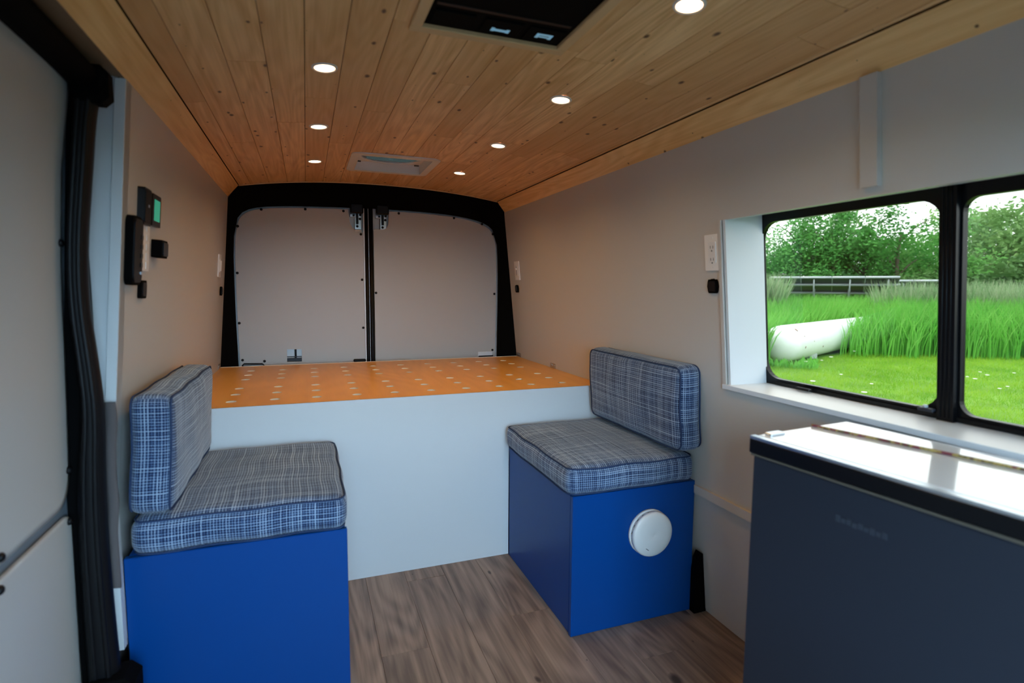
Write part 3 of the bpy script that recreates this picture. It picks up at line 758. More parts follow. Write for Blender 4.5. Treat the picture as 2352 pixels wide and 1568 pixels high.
# ------------------------------------------------------------------ cushions
def cushion(name, label, cat, loc, size, rotz=0, tilt=0, r=.032, crown=.013, pip='z', group='blue tweed bench cushions', seed=0):
    sx, sy, sz = size; t = thing(name, label, cat, loc, rotz, group)
    t.rotation_euler = (0, tilt, rotz)
    bm = bmesh.new(); bmesh.ops.create_cube(bm, size=1)
    seg = {0: 22, 1: 26, 2: 12}
    bm.free(); bm = bmesh.new(); rnd = random.Random(seed)
    H = (sx/2, sy/2, sz/2); uvl = bm.loops.layers.uv.new('UVMap'); cache = {}
    def V(p):
        k = tuple(round(c, 6) for c in p)
        if k not in cache: cache[k] = bm.verts.new(p)
        return cache[k]
    ph = [rnd.uniform(0, 6) for _ in range(6)]
    def mapp(p):
        q = Vector([max(-(H[i]-r), min(H[i]-r, p[i])) for i in range(3)]); d = Vector(p)-q
        if d.length > 1e-9: d = d.normalized()*r
        o = q+d; u = [p[i]/H[i] for i in range(3)]
        for i in range(3):
            a, b = [j for j in range(3) if j != i]
            k = (1-u[a]**2)*(1-u[b]**2)*abs(u[i])**3
            o[i] += (1 if u[i] > 0 else -1)*k*crown*(1 if (pip == 'z' and i == 2) or (pip == 'x' and i == 0) else .35)
        o.z += .0018*math.sin(o.x*31+ph[0])*math.sin(o.y*23+ph[1]); o.y += .0018*math.sin(o.x*27+ph[2]+o.z*33); o.x += .0018*math.sin(o.y*29+ph[3]+o.z*21)
        return o
    ns = [max(8, int(s/.02)) for s in size]
    def coords(i):  # denser near the rounded edge
        h = H[i]; c = [-h, -h+r*.35, -h+r*.7, -h+r]; m = ns[i]
        return c+[-h+r+(2*h-2*r)*k/m for k in range(1, m)]+[h-r, h-r*.7, h-r*.35, h]
    for ax in range(3):
        a, b = [(1, 2), (0, 2), (0, 1)][ax]; ca, cb = coords(a), coords(b)
        for sg in (-1, 1):
            for i in range(len(ca)-1):
                for j in range(len(cb)-1):
                    q = []
                    for (ii, jj) in ((i, j), (i+1, j), (i+1, j+1), (i, j+1)):
                        p = [0, 0, 0]; p[ax] = sg*H[ax]; p[a] = ca[ii]; p[b] = cb[jj]; q.append((V(tuple(p)), p))
                    try: f = bm.faces.new([v for v, _ in q])
                    except ValueError: continue
                    f.smooth = True
                    for l, (_, p) in zip(f.loops, q): l[uvl].uv = (p[a]+ax*1.37+seed*.61, p[b]+sg*.53+seed*.37)
    for v in bm.verts: v.co = mapp(v.co)
    bmesh.ops.recalc_face_normals(bm, faces=bm.faces)
    me = bpy.data.meshes.new('cover'); bm.to_mesh(me); bm.free(); me.materials.append(MAT['tweed'])
    obj('cover', me, None, t)
    # welt piping on the two perimeters
    for sg in (-1, 1):
        if pip == 'z':
            P = [(a, b, sg*(H[2]-r*.22)) for a, b in rrect(-H[0]+r*.18, H[0]-r*.18, -H[1]+r*.18, H[1]-r*.18, r)]
        else:
            P = [(sg*(H[0]-r*.22), a, b) for a, b in rrect(-H[1]+r*.18, H[1]-r*.18, -H[2]+r*.18, H[2]-r*.18, r)]
        Q = []
        for i in range(len(P)):
            a, b = Vector(P[i]), Vector(P[(i+1) % len(P)])
            m = max(1, int((b-a).length/.03)); Q += [a.lerp(b, k/m) for k in range(m)]
        Q = [mapp(q) if False else Vector(q)+Vector((.0018*math.sin(q.y*29+ph[3]+q.z*21), .0018*math.sin(q.x*27+ph[2]+q.z*33), .0018*math.sin(q.x*31+ph[0])*math.sin(q.y*23+ph[1]))) for q in Q]
        obj('piping', MB().tube(Q, .0027, 6, closed=True), 'piping', t)
    return t
cushion('seat_cushion', 'flat blue tweed seat cushion on the left blue box', 'cushion', (-.168, 1.878, .5435), (.522, .622, .098), seed=1)
cushion('seat_cushion', 'flat blue tweed seat cushion on the right blue box with the alarm', 'cushion', (1.036, 1.878, .5435), (.502, .622, .098), seed=2)
cushion('back_cushion', 'upright blue tweed back cushion leaning on the left wall', 'cushion', (-.373, 1.882, .752), (.098, .632, .305), tilt=.05, pip='x', r=.03, crown=.010, seed=3, group='upright back cushions')
cushion('back_cushion', 'upright blue tweed back cushion leaning on the right wall near the window', 'cushion', (1.2225, 1.85, .767), (.094, .645, .300), tilt=-.05, pip='x', r=.03, crown=.010, seed=4, group='upright back cushions')

# ------------------------------------------------------------------ smoke alarm on the right seat box
al = thing('smoke_alarm', 'round white smoke alarm on the front of the right blue box', 'alarm', (1.104, 1.586, .330))
obj('base', MB().lathe([(.079, 0), (.081, .002), (.081, .010), (.078, .012)], 48, ax=(0, -1, 0)), 'white_plastic', al)
obj('vent_ring', MB().lathe([(.074, .012), (.074, .021)], 48, ax=(0, -1, 0)), 'grey_slot', al)
for k in range(20):
    a = 2*math.pi*k/20; c, s_ = math.cos(a), math.sin(a)
    q = lambda rr, d, y: (rr*c-d*s_, -y, rr*s_+d*c)
    obj('vent_rib', MB().hexa([q(.0735, -.007, .012), q(.0735, .007, .012), q(.0735, .007, .021), q(.0735, -.007, .021)], [q(.0775, -.007, .012), q(.0775, .007, .012), q(.0775, .007, .021), q(.0775, -.007, .021)]), 'white_plastic', al)
obj('cover', MB().lathe([(.078, .021), (.080, .023), (.079, .030), (.074, .0345), (.055, .0375), (.028, .0395), (.004, .040), (.0005, .038)], 48, ax=(0, -1, 0)), 'white_plastic', al)
obj('sounder_slot', MB().cbox((0, 0, 0), (.008, .0012, .002), .001), 'grey_slot', al, loc=(-.026, -.0365, -.047), rot=(0, math.radians(38), 0))
for k, (a, b, w_) in enumerate(((.018, -.052, .004), (.026, -.0505, .003), (.033, -.048, .0045), (.041, -.042, .003), (.046, -.036, .002))):
    obj('printed_mark', MB().cbox((0, 0, 0), (w_, .0003, .0022), .0001), 'alu', al, loc=(a, -.0365, b), rot=(0, math.radians(-28), 0))

# ------------------------------------------------------------------ downlights
def downlight():
    t = thing('downlight', '', 'light', (0, 0, 0), group='round ceiling downlights')
    obj('trim_ring', MB().lathe([(.026, -.0005), (.027, -.003), (.031, -.004), (.034, -.001), (.034, .001)], 32, cap0=False, cap1=False), 'white_plastic', t)
    obj('lens', MB().lathe([(.001, -.0022), (.0262, -.0018)], 32, cap1=False), 'lens', t)
    sl = bpy.data.lights.new('beam', 'SPOT'); sl.energy = SPOT; sl.color = (1.0, .62, .23); sl.spot_size = math.radians(150); sl.spot_blend = 1.0; sl.shadow_soft_size = .022
    lo_ = bpy.data.objects.new('beam', sl); C.objects.link(lo_); lo_.parent = t; lo_.location = (0, 0, -.006)
    return t
dl = downlight()
LP = [(.063, 1.622, 'nearest visible downlight in the left ceiling row'), (.060, 2.205, 'middle downlight in the left ceiling row'), (.055, 2.803, 'farthest downlight in the left ceiling row beside the white roof vent'),
      (.755, .998, 'largest bright downlight at the top edge right of the black ceiling unit'), (.756, 1.615, 'second downlight from the front in the right ceiling row'),
      (.755, 2.210, 'third downlight from the front in the right ceiling row'), (.750, 2.800, 'farthest downlight in the right ceiling row near the rear doors')]
for i, (x, y, lab) in enumerate(LP):
    o = dl if i == 0 else copy_tree(dl)
    dzdx = (arch(x+.01)-arch(x-.01))/.02
    o.location = (x, y, arch(x)); o.rotation_euler = (0, -math.atan(dzdx), 0); o['label'] = lab

# ------------------------------------------------------------------ roof vent
vent = thing('roof_vent', 'white square roof vent with round opening set in the pine ceiling', 'vent', (.407, 2.782, 1.766))
vx, vy = .407, 2.782
pl = lambda a, b, d: (a-vx, b-vy, d)
obj('frame', plate(rrect(.206, .608, 2.58, 2.982, .035), [[(VX0, VY0), (VX1, VY0), (VX1, VY1), (VX0, VY1)]], pl, -.004, .002), 'white_plastic', vent)
sh = MB()
for (x0, x1, y0, y1) in ((VX0-.006, VX0, VY0-.006, VY1+.006), (VX1, VX1+.006, VY0-.006, VY1+.006), (VX0, VX1, VY0-.006, VY0), (VX0, VX1, VY1, VY1+.006)):
    sh.box(x0-vx, x1-vx, y0-vy, y1-vy, .001, .052)
obj('shaft', sh, 'white_plastic', vent)
circ = [(.408+.150*math.cos(2*math.pi*k/48), 2.783+.150*math.sin(2*math.pi*k/48)) for k in range(48)]
obj('top_plate', plate([(VX0-.006, VY0-.006), (VX1+.006, VY0-.006), (VX1+.006, VY1+.006), (VX0-.006, VY1+.006)], [circ], pl, .041, .046), 'white_plastic', vent)
obj('opening_ring', MB().tube([(a-vx, b-vy, .040) for a, b in circ], .0045, 8, closed=True), 'white_plastic', vent)
obj('dome', MB().lathe([(.175, .10), (.16, .125), (.11, .14), (.05, .146), (.002, .148)], 40, o=(0, 0, 0), cap0=False), 'smoked', vent)
obj('dome_skirt', MB().lathe([(.175, .045), (.175, .10)], 40, cap0=False, cap1=False), 'smoked', vent)
for s_ in (-1, 1): obj('screen_clip', MB().cbox((s_*.145, .135, .034), (.012, .004, .003), .001), 'grey_slot', vent)

# ------------------------------------------------------------------ ceiling unit at the top of the picture
ac = thing('ceiling_unit', 'black ceiling unit with lit buttons framed in pine at the top edge', 'ceiling unit', (.428, .96, 1.762))
ux, uy, uz = .428, .96, 1.762
obj('panel', MB().cbox((0, 0, .018), ((AX1-AX0)/2-.001, (AY1-AY0)/2-.001, .012), .003), 'black', ac)
for (x0, x1, y0, y1) in ((AX0-.022, AX1+.022, AY1-.004, AY1+.024), (AX0-.022, AX0+.004, AY0, AY1-.004), (AX1-.004, AX1+.022, AY0, AY1-.004)):
    obj('frame_board', MB().cbox(((x0+x1)/2-ux, (y0+y1)/2-uy, .004), ((x1-x0)/2, (y1-y0)/2, .007), .002), 'pine_edge', ac)
for i, xc in enumerate((-.108, .006, .112)):
    b = obj('button', MB().cbox((xc, .292, .0045), (.046, .034, .0025), .002), 'black', ac)
    if i == 1:
        for (a, c, hw, hh) in ((0, 0, .020, .004), (-.018, 0, .004, .008), (.018, 0, .004, .008), (0, .004, .016, .002)): obj('symbol', MB().box(xc+a-hw, xc+a+hw, .300+c-hh, .300+c+hh, .0012, .002), 'glyph', b)
    if i == 2:
        for (a, c, hw, hh) in ((0, -.008, .020, .004), (-.016, 0, .004, .010), (.016, 0, .004, .010), (0, .003, .011, .003)): obj('symbol', MB().box(xc+a-hw, xc+a+hw, .293+c-hh, .293+c+hh, .0012, .002), 'glyph', b)
obj('grille_bar', MB().cbox((0, .235, .006), (.155, .006, .002), .001), 'rubber', ac)

# ------------------------------------------------------------------ wall fittings
def on_wall(right, y, z, name, label, cat, group=None):
    e = thing(name, label, cat, (RX(z) if right else LX(z), y, z), group=group)
    e.rotation_euler = (0, -math.atan(.0987) if right else math.atan(.0775), 0); return e
def face(right):  # local (along wall y, up z, out d) -> local xyz
    s = -1 if right else 1
    return lambda a, b, d: (s*d, a, b)
def wplate(par, name, right, y0, y1, z0, z1, d0, d1, r, mat):
    return obj(name, MB().prism(rrect(y0, y1, z0, z1, r), face(right), d0, d1), mat, par)
def outlet(y, z, label, kind):
    e = on_wall(True, y, z, 'wall_outlet' if kind == 'o' else 'wall_switch', label, 'outlet' if kind == 'o' else 'switch')
    wplate(e, 'cover_plate', True, -.036, .036, -.057, .057, 0, .0055, .004, 'white_plate')
    wplate(e, 'insert', True, -.0165, .0165, -.033, .033, .0055, .008, .002, 'white_plastic')
    if kind == 'o':
        for zz in (.017, -.021):
            for yy in (-.006, .006): wplate(e, 'slot', True, yy-.001, yy+.001, zz-.0045, zz+.0045, .008, .0085, .0005, 'grey_slot')
            wplate(e, 'ground_hole', True, -.0025, .0025, zz-.014, zz-.009, .008, .0085, .002, 'grey_slot')
    else:
        wplate(e, 'slider', True, -.006, .006, .004, .016, .008, .014, .002, 'white_plate'); wplate(e, 'slider_track', True, -.002, .002, -.026, .026, .008, .0084, .001, 'grey_slot')
    for zz in (.046, -.046): wplate(e, 'screw', True, -.003, .003, zz-.003, zz+.003, .0055, .0062, .0028, 'white_plastic')
outlet(1.446, 1.293, 'white two-socket wall outlet beside the window', 'o')
outlet(3.198, 1.283, 'white dimmer switch plate on the right wall near the rear doors', 's')
def usb(right, y, z, label):
    e = on_wall(right, y, z, 'usb_socket', label, 'socket', 'black round-edged sockets')
    P = [(-.021, -.014), (-.017, -.022), (.017, -.022), (.021, -.014), (.0235, 0), (.021, .014), (.017, .022), (.006, .022), (.004, .024), (-.004, .024), (-.006, .022), (-.017, .022), (-.021, .014), (-.0235, 0)]
    obj('cap', MB().prism(P, face(right), 0, .008), 'black', e)
    wplate(e, 'flap', right, -.016, .016, -.016, .016, .008, .011, .004, 'rubber')
usb(True, 1.451, 1.186, 'black socket directly below the white outlet beside the window')
usb(True, 3.223, 1.172, 'black socket below the dimmer on the right wall near the rear doors')
usb(False, 3.21, 1.150, 'black socket on the left wall below the white switch near the rear doors')
e = on_wall(False, 3.125, 1.277, 'wall_switch', 'white switch plate seen edge-on on the left wall near the rear doors', 'switch')
wplate(e, 'cover_plate', False, -.036, .036, -.057, .057, 0, .0055, .004, 'white_plate'); wplate(e, 'insert', False, -.0165, .0165, -.033, .033, .0055, .009, .002, 'white_plastic')
wplate(e, 'rocker', False, -.012, .012, -.026, .026, .009, .013, .002, 'white_plate')
e = on_wall(False, 1.735, 1.383, 'control_display', 'black wall display above the long black controller on the left wall', 'display')
wplate(e, 'housing', False, -.058, .008, -.05, .045, 0, .016, .005, 'black_gloss'); wplate(e, 'bezel', False, -.054, .004, -.045, .040, .016, .018, .004, 'rubber')
wplate(e, 'badge', False, -.026, -.014, -.003, .004, .018, .0186, .001, 'alu')
e = on_wall(False, 1.866, 1.386, 'monitor_screen', 'small monitor with a green screen beside the black wall display', 'display')
wplate(e, 'housing', False, -.080, .010, -.045, .042, 0, .010, .004, 'black_gloss'); wplate(e, 'screen', False, -.062, -.002, -.030, .028, .010, .0106, .001, 'green')
e = on_wall(False, 1.655, 1.262, 'fan_controller', 'long rounded black controller hanging on the left wall near its front edge', 'controller')
wplate(e, 'body', False, -.072, .010, -.085, .085, 0, .016, .020, 'black'); wplate(e, 'front', False, -.066, .004, -.078, .078, .016, .020, .018, 'rubber')
for zz in (.035, .012, -.011, -.034): wplate(e, 'button', False, -.016, 0, zz-.006, zz+.006, .020, .022, .003, 'black_gloss')
wplate(e, 'indicator', False, -.012, -.004, -.058, -.05, .020, .022, .002, 'alu')
e = on_wall(False, 1.775, 1.283, 'switch_panel', 'narrow cream switch strip right of the long black controller', 'switch')
wplate(e, 'backplate', False, -.065, .003, -.068, .066, 0, .007, .002, 'white_plate')
for zz in (.045, .02, -.005, -.03, -.053): wplate(e, 'rocker', False, -.030, -.010, zz-.009, zz+.009, .007, .0085, .001, 'white_plastic')
e = on_wall(False, 1.855, 1.281, 'square_knob', 'square black knob on the left wall below the green screen', 'knob')
wplate(e, 'base', False, -.030, .040, -.025, .025, 0, .026, .006, 'black'); wplate(e, 'face', False, -.022, .032, -.019, .019, .026, .030, .004, 'black_gloss')
e = on_wall(False, 1.735, 1.166, 'cable_socket', 'small black cable socket under the long black controller', 'socket')
wplate(e, 'body', False, -.031, .018, -.024, .024, 0, .010, .008, 'black'); wplate(e, 'cap', False, -.024, .011, -.018, .018, .010, .012, .006, 'rubber')

# ------------------------------------------------------------------ fridge
fr = thing('chest_fridge', 'dark grey chest fridge with glossy white lid in the right foreground', 'fridge', (.889, .918, 0), math.radians(5.2))
FW, FL, FH = .322, .64, .864
obj('body', MB().cbox((FW/2+.004, -FL/2, .41), (FW/2-.006, FL/2-.004, .41), .004), 'fridge_body', fr)
obj('lid', MB().cbox((FW/2, -FL/2, .8415), (FW/2, FL/2, .0165), .003), 'black_gloss', fr)
obj('lid_top', MB().cbox((FW/2+.009, -FL/2, .8605), (FW/2-.013, FL/2-.006, .0022), .001), 'fridge_top', fr)
obj('rim', MB().box(.0005, .016, -FL+.002, -.002, .857, .8632), 'alu', fr)
obj('lid_gap', MB().box(.004, FW-.002, -FL+.004, -.004, .8205, .8255), 'bark', fr)
obj('hinge_cap', MB().cbox((.058, -.018, .8650), (.022, .010, .0025), .002), 'alu', fr)
# faint worn nameplate
nm = plain('faint_nameplate', (.026, .031, .044), .5)
for k in range(9):
    obj('nameplate_mark', MB().box(.0082, .0096, -.205-k*.0105, -.197-k*.0105, .747+(.0015 if k % 3 else 0), .759-(.003 if k % 2 else 0)), nm, fr)
# patterned cord on the lid
cm, nt, b = newmat('braided_cord'); tc = nt.nodes.new('ShaderNodeTexCoord'); nz = nt.nodes.new('ShaderNodeTexNoise'); nz.inputs['Scale'].default_value = 42; nz.inputs['Detail'].default_value = 2
nt.links.new(tc.outputs['Object'], nz.inputs['Vector'])
col = ramp(nt, nz.outputs['Fac'], [(.36, (.14, .025, .03)), (.44, (.10, .07, .03)), (.52, (.35, .25, .07)), (.60, (.16, .03, .04))])
nt.links.new(col, b.inputs['Base Color']); b.inputs['Roughness'].default_value = .85
cp = smoothed([(1.083, .930, .868), (1.093, .88, .868), (1.109, .82, .868), (1.124, .75, .868), (1.142, .68, .868), (1.155, .62, .868), (1.172, .55, .868), (1.182, .46, .868), (1.194, .32, .868)], 2)
cdm = MB().tube([(a-1.083, b_-.93, c-.868+.0) for a, b_, c in cp], .0032, 8)
tag(obj('braided_cord', cdm, cm, loc=(1.083, .93, .8660)), 'red and yellow braided cord lying across the fridge lid', 'cord')

# ------------------------------------------------------------------ outdoors
GZ = -.5
gm = MB(); rn = random.Random(5); na, nr = 40, 30; pts = []
for i in range(na+1):
    for j in range(nr+1):
        a = math.radians(360*i/na); rr = 1.6+90*(j/nr)**1.9
        pts.append((rr*math.sin(a), rr*math.cos(a), GZ-.02+.03*math.sin(rr*.7+i)))
gm.add(pts, [(i*(nr+1)+j, (i+1)*(nr+1)+j, (i+1)*(nr+1)+j+1, i*(nr+1)+j+1) for i in range(na) for j in range(nr)], True)
g = obj('ground', gm, 'ground'); tag(g, 'green meadow ground outside the window', 'ground', kind='structure')
dv = obj('bounce_damper', MB().box(-30, 40, -60, -.9, GZ-.06, GZ+.02), 'bounce_damping_grey'); tag(dv, 'unseen dark ground added in front of the van to cut bounce light', 'bounce_damper', kind='structure')  # out of view, added to stop green light bouncing onto the walls
def blades(name, n, rad, az, hgt, wid, mat, seg, label, cat, seed, lean=.35, edge=None, tone=.5, grow=0):
    rn = random.Random(seed); V = []; F = []; T_ = []
    for _ in range(n):
        a = math.radians(rn.uniform(*az)); u = rn.random(); r0, r1 = rad
        rr = math.sqrt(r0*r0+(r1*r1-r0*r0)*u**1.35)
        x, y = rr*math.sin(a), rr*math.cos(a)
        if edge and not edge(x, y, rr, a, rn): continue
        h = rn.uniform(*hgt)*(1+grow*min(1, max(0, (rr-16.5)/5))); k = rn.uniform(0, 6.283); w_ = rn.uniform(*wid)*.5
        la = rn.gauss(.6, 1.3); l = rn.uniform(.1, lean)*h; lx, ly = math.cos(la)*l, math.sin(la)*l
        px, py = math.cos(k)*w_, math.sin(k)*w_; b0 = len(V); tn = rn.random()**2*tone
        for s_ in range(seg):
            t = s_/seg; q = 1-.35*t
            V += [(x-px*q+lx*t*t, y-py*q+ly*t*t, GZ+h*t), (x+px*q+lx*t*t, y+py*q+ly*t*t, GZ+h*t)]; T_ += [tn*t]*2
        V.append((x+lx, y+ly, GZ+h*(1-.12*lean))); T_.append(tn)
        for s_ in range(seg-1): F.append((b0+2*s_, b0+2*s_+1, b0+2*s_+3, b0+2*s_+2))
        F.append((b0+2*seg-2, b0+2*seg-1, b0+2*seg))
    me = bpy.data.meshes.new(name); me.from_pydata(V, [], F); me.materials.append(MAT[mat])
    at = me.attributes.new('tone', 'FLOAT', 'POINT'); at.data.foreach_set('value', T_)
    o = bpy.data.objects.new(name, me); C.objects.link(o); tag(o, label, cat, kind='stuff'); return o
AZ = (34, 74)
TA = Vector((10.30, 9.80, GZ+.43)); TD = Vector((.918, .395, 0)).normalized(); TLEN = 7.6
def tankclear(x, y, m=.48):
    d = Vector((x-TA.x, y-TA.y, 0)); t = d.dot(TD); e = abs(d.x*TD.y-d.y*TD.x)
    return not (-.5 < t < TLEN+.4 and e < m)
def border(a): return 17.6+1.3*math.sin(a*9)+.8*math.sin(a*23+1)+(1.2 if a > math.radians(57) else 0)
blades('lawn_grass', 120000, (3.6, 19.5), AZ, (.03, .10), (.006, .014), 'lawn', 1, 'short mown lawn grass nearest the window', 'grass', 11, .8, lambda x, y, r, a, rn: tankclear(x, y) and r < border(a)+1.0, .9)
def tall_edge(x, y, r, a, rn):
    if not tankclear(x, y): return False
    d = Vector((x-TA.x, y-TA.y, 0)); t = d.dot(TD); side = d.x*TD.y-d.y*TD.x    # >0: near side (to the right)
    if 0 < side < 1.1 and 2.4+rn.random()*2.6 < t < TLEN: return True
    if side > 0: return t > 1.2+rn.random()*2.2+side*.9 and r > border(a)-1.5+rn.random()*1.5
    return t > -3
blades('tall_grass', 110000, (12.5, 27), AZ, (.6, 1.28), (.014, .034), 'tall', 3, 'tall green grass standing behind the white tank', 'grass', 12, .45, tall_edge, .8, .32)
blades('weed_fringe', 700, (13.2, 14.6), (44, 49.5), (.06, .22), (.03, .06), 'tall', 2, 'low weeds around the foot of the white tank', 'weeds', 13, .6, lambda x, y, r, a, rn: tankclear(x, y, .47))
blades('reed_bed', 6000, (21.5, 25.0), (41, 46.3), (.9, 2.45), (.02, .05), 'reed', 3, 'pale grey-green reeds left of the solar array', 'reeds', 14, .3, None, .9)
blades('reed_bed', 16000, (23.0, 29.0), (53.6, 74), (.9, 2.25), (.02, .05), 'reed', 3, 'pale reeds in front of the trees right of the solar array', 'reeds', 15, .3, None, .8)
# tank
tk = thing('gas_tank', 'long white gas tank lying at the edge of the tall grass', 'tank', tuple(TA-Vector((0, 0, .43))))
prof = [(.02, -.28), (.14, -.265), (.25, -.22), (.34, -.14), (.395, -.06), (.424, .02), (.43, .10), (.43, TLEN-.1), (.40, TLEN+.06), (.2, TLEN+.22), (.02, TLEN+.26)]
obj('shell', MB().lathe(prof, 40, o=(0, 0, .43), ax=tuple(TD)), 'tank', tk)
def on_end(s, tz):  # point on the near half of the shell, s along the axis
    nrm = Vector((TD.y, -TD.x, 0)); return Vector((0, 0, .43))+TD*s+nrm*.432*math.cos(tz)+Vector((0, 0, .432*math.sin(tz)))
for s_, tz, w_ in ((.35, -.15, .03), (.35, .45, .02), (.9, .1, .015), (1.6, -.3, .025), (.15, .9, .05)):
    p = on_end(s_, tz); obj('rust_spot', MB().lathe([(w_, 0), (w_*.6, .003), (.001, .004)], 8, o=tuple(p), ax=tuple(Vector((TD.y*math.cos(tz), -TD.x*math.cos(tz), math.sin(tz))))), 'rust', tk)
for s_ in (1.5, TLEN-1.5):
    obj('saddle', MB().box(-.12+TD.x*s_, .12+TD.x*s_, -.3+TD.y*s_, .3+TD.y*s_, 0, .12), 'galv', tk)
tk2 = thing('gas_tank', 'second pale tank end peeking out behind the long white tank', 'tank', (10.1, 11.0, GZ))
obj('shell', MB().lathe([(r_, h) for r_, h in prof[:7]]+[(.43, 1.2), (.2, 1.5), (.02, 1.55)], 32, o=(0, 0, .43), ax=(-.75, .65, 0)), 'tank', tk2)
# solar array seen from behind
def solar(base, d, length, label, dz=0):
    base = Vector(base); d = Vector(d).normalized(); nrm = Vector((-d.y, d.x, 0));  nrm = nrm if nrm.dot(base) > 0 else -nrm   # away from the van
    s = thing('solar_array', label, 'solar panels', tuple(base), math.atan2(d.y, d.x), group='ground solar arrays')
    sg = 1 if Vector((-math.sin(math.atan2(d.y, d.x)), math.cos(math.atan2(d.y, d.x)), 0)).dot(nrm) > 0 else -1
    zt, zl, dep = 2.2+dz, 1.55+dz, 1.5
    P = lambda a, t, h=0: (a, sg*t*dep, zt+(zl-zt)*t+h)
    npan = max(2, round(length/1.03))
    for k in range(npan):
        a0, a1 = length*k/npan+.01, length*(k+1)/npan-.01
        p = obj('panel', MB().hexa([P(a0, 0), P(a1, 0), P(a1, 1), P(a0, 1)], [P(a0, 0, .035), P(a1, 0, .035), P(a1, 1, .035), P(a0, 1, .035)]), 'panel_dark', s)
        obj('panel_frame', MB().tube([P(a0, 0), P(a0, 1)], .022, 6).tube([P(a0, 0, .015), P(a1, 0, .015)], .05, 6), 'galv', p)
    for t in (.33, .85): obj('rail', MB().tube([P(-.05, t, -.06), P(length+.05, t, -.06)], .06, 6), 'galv', s)
    for k in range(4):
        a = length*(.08+.28*k); obj('post', MB().tube([P(a, .6, -.05), (a, sg*.6*dep, 0)], .05, 6), 'galv', s)
        obj('brace', MB().tube([P(a, .05, -.03), (a, sg*.6*dep, .9)], .03, 6), 'galv', s)
    return s
solar((18.5, 18.35, GZ-.02), (2.62, -3.2, 0), 4.55, 'silver edged solar array standing in the grass before the trees')
solar((21.6, 15.9, GZ-.05), (.45, -.9, 0), 2.4, 'second solar array half hidden by reeds right of the first', -.10)

# trees
def crown_mesh(name, seed, n_cl, per, rad, leaf, mat, squash=1.0, loose=.34):
    rn = random.Random(seed); V = []; F = []
    for _ in range(n_cl):
        while True:
            c = Vector((rn.uniform(-1, 1), rn.uniform(-1, 1), rn.uniform(-1, 1)))
            if c.length < 1: break
        c = Vector((c.x*rad, c.y*rad, c.z*rad*squash*1.15)); cr = rad*rn.uniform(.22, .42)
        for _ in range(per):
            p = c+Vector((rn.gauss(0, loose), rn.gauss(0, loose), rn.gauss(0, loose*.8)))*cr*1.4
            u = Vector((rn.gauss(0, 1), rn.gauss(0, 1), rn.gauss(0, .6))).normalized(); w_ = u.orthogonal().normalized(); s_ = leaf*rn.uniform(.6, 1.3)
            b0 = len(V); V += [p-u*s_, p-w_*s_*.5, p+u*s_, p+w_*s_*.5]; F.append((b0, b0+1, b0+2, b0+3))
    me = bpy.data.meshes.new(name); me.from_pydata([tuple(v) for v in V], [], F); me.materials.append(MAT[mat]); return me
def trunk_mesh(seed, h, r):
    rn = random.Random(seed); mb = MB(); P = [(rn.uniform(-.1, .1)*k/4, rn.uniform(-.1, .1)*k/4, h*k/5) for k in range(6)]
    mb.tube(P, [r*(1-.13*k) for k in range(6)], 7)
    for k in range(5):
        a = rn.uniform(0, 6.28); z = h*rn.uniform(.45, .9); l = h*.3
        mb.tube([(0, 0, z), (math.cos(a)*l*.5, math.sin(a)*l*.5, z+l*.5), (math.cos(a)*l, math.sin(a)*l, z+l*.8)], [r*.4, r*.25, r*.1], 5)
    return mesh_of('trunk', mb, MAT['bark'])
CR = [crown_mesh('crown', 20+i, 34, 230, 2.3, .105, 'leaf', 1.15) for i in range(3)]
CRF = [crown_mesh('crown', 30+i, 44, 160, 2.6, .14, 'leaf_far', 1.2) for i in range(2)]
CRL = crown_mesh('crown', 41, 30, 120, 2.3, .10, 'leaf', 1.35, .42)
BU = [crown_mesh('foliage', 50+i, 40, 120, 1.3, .085, 'bush', .75, .3) for i in range(2)]
TR = [trunk_mesh(60+i, 4.2, .14) for i in range(2)]
tn = random.Random(9)
def tree(az, rr, ztop, label, kind='tree', crown=None, sc=1.0, group='broadleaf trees beyond the meadow'):
    a = math.radians(az); x, y = rr*math.sin(a), rr*math.cos(a)
    t = thing('tree' if kind == 'tree' else 'bush', label, 'tree' if kind == 'tree' else 'bush', (x, y, GZ), tn.uniform(0, 6.28), group)
    if kind == 'tree':
        h = ztop-GZ-.5; cs = sc; half = 2.3*1.2*1.15*cs
        c = obj('crown', crown, None, t, loc=(0, 0, max(h-half*.95, 1.4))); c.scale = (cs, cs, cs)
        tm = obj('trunk', TR[int(az) % 2], None, t); tm.scale = (1, 1, max(.5, (h-half*.6)/4.2))
    else:
        c = obj('foliage', crown, None, t, loc=(0, 0, (ztop-GZ)*.48)); c.scale = (sc, sc, (ztop-GZ)/(2*1.3*.86*1.1))
        obj('stem', MB().tube([(0, 0, 0), (.05, 0, (ztop-GZ)*.4)], .05, 5), 'bark', t)
    return t
side = 'left pane'
rows = [(42.0, 37, 4.6, 1.0, 0, 'pale low tree at the far left edge of the left window pane'), (45.4, 35, 4.9, .95, 1, 'rounded tree just right of the window frame corner in the left pane'),
        (47.6, 34, 6.3, .9, 2, 'tall thin-topped tree rising above its neighbours in the left pane'), (50.2, 34, 6.6, 1.0, 0, 'tallest tree in the middle of the left pane above the solar array'),
        (52.6, 35, 5.0, .95, 1, 'bright green tree over the solar array end'), (55.0, 34, 6.3, .9, 2, 'feathery topped tree left of the window mullion'),
        (57.2, 36, 5.2, 1.0, 0, 'dark tree directly behind the window mullion'), (36.5, 36, 5.2, 1.0, 1, 'tree hidden behind the window jamb')]
for az, rr, zt, sc, c, lab in rows: tree(az, rr, zt, lab, crown=(CR[c] if c != 2 else CRL), sc=sc)
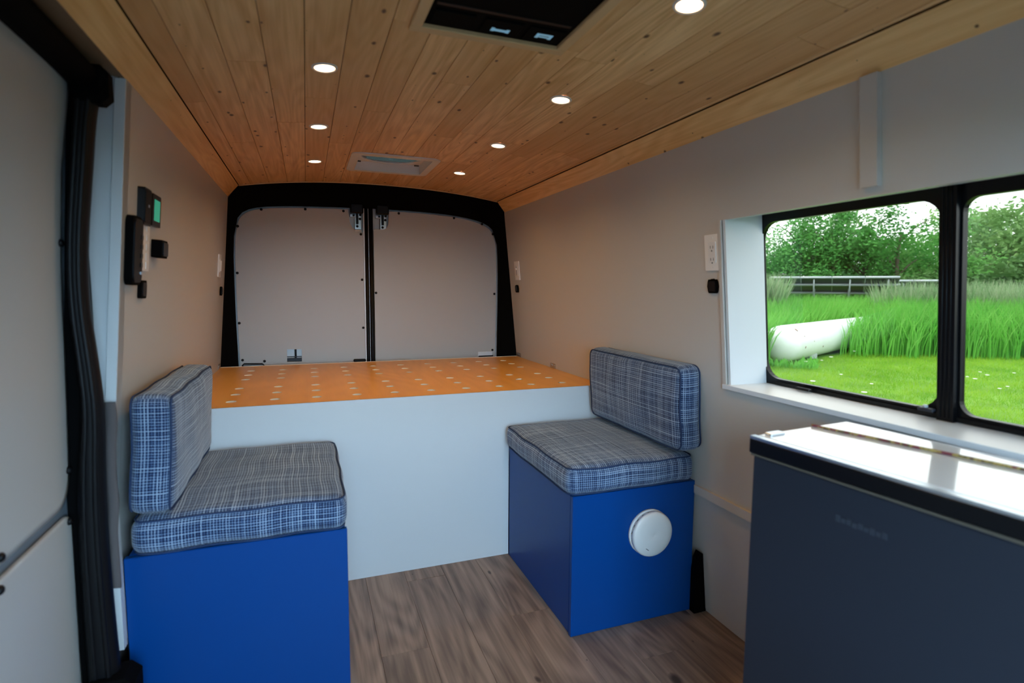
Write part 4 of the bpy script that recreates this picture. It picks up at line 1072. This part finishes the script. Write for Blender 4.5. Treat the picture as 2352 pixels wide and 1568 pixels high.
tree(48.6, 36, 4.9, 'dark rounded tree behind the tall thin-topped one', crown=CR[1], sc=1.0)
tree(54.2, 38, 4.8, 'dense tree filling the gap left of the mullion', crown=CR[2], sc=1.0)
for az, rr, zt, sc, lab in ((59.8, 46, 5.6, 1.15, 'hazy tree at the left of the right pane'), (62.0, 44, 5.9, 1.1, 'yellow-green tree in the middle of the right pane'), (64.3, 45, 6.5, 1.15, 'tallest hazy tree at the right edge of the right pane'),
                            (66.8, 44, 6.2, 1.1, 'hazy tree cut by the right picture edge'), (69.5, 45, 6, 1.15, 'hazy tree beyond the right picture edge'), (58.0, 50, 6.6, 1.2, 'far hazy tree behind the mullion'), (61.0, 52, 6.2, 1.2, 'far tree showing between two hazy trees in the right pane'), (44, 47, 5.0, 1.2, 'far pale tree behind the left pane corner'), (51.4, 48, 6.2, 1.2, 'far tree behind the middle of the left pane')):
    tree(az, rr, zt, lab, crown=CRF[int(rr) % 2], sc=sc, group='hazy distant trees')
for az, rr, zt, sc, c, lab in ((43.6, 31, 2.0, 1.2, 0, 'low bush above the pale reeds at the left of the window'), (46.5, 31, 2.2, 1.25, 1, 'dark bush behind the left end of the solar array'), (49.0, 31, 1.9, 1.2, 0, 'dark bush behind the middle of the solar array'), (51.6, 31, 2.2, 1.25, 1, 'dark bush behind the right end of the solar array'),
                               (54.0, 32, 2.1, 1.2, 0, 'bush right of the solar array'), (56.6, 32, 2.3, 1.2, 1, 'bush beside the window mullion'), (62.8, 34, 3.3, 1.9, 0, 'large rounded grey-green bush in the right pane'), (65.6, 34, 3.2, 1.8, 1, 'large bush at the right picture edge'), (59.6, 35, 2.2, 1.3, 1, 'small bush at the left of the right pane'), (68.5, 34, 3.0, 1.6, 0, 'bush beyond the right picture edge')):
    tree(az, rr, zt, lab, 'bush', BU[c], sc, 'bushes at the foot of the trees')
# wild flowers
def flower(mat):
    t = thing('wildflower', '', 'flower', (0, 0, 0), group='small wild flowers in the lawn')
    obj('stem', MB().tube([(0, 0, 0), (.01, 0, .10)], .003, 5), 'lawn', t)
    obj('flower_head', MB().lathe([(.004, .10), (.030, .112), (.034, .118), (.012, .114), (.002, .113)], 9), mat, t); return t
fw, fy = flower('petal'), flower('petal_y')
fp = [('w', 9.0, 6.6), ('w', 9.4, 7.5), ('w', 7.9, 5.9), ('w', 8.0, 6.9), ('w', 11.5, 6.6), ('w', 11.9, 6.5), ('w', 11.2, 6.3), ('w', 12.4, 6.9), ('w', 12.9, 6.6), ('w', 12.6, 6.1), ('w', 11.0, 5.7), ('w', 13.2, 10.2), ('w', 10.6, 5.6), ('y', 7.2, 3.7), ('y', 7.7, 3.9), ('y', 6.9, 3.9), ('w', 10.9, 9.2), ('w', 11.3, 9.3), ('w', 10.2, 9.0)]
first = {'w': fw, 'y': fy}; used = set()
for k, x, y in fp:
    o = first[k] if k not in used else copy_tree(first[k]); used.add(k)
    s_ = tn.uniform(.8, 1.35); o.location = (x, y, GZ); o.scale = (s_, s_, s_); o.rotation_euler = (0, 0, tn.uniform(0, 6))
    o['label'] = 'small white wildflower in the lawn outside the window' if k == 'w' else 'small yellow wildflower in the lawn below the right pane'
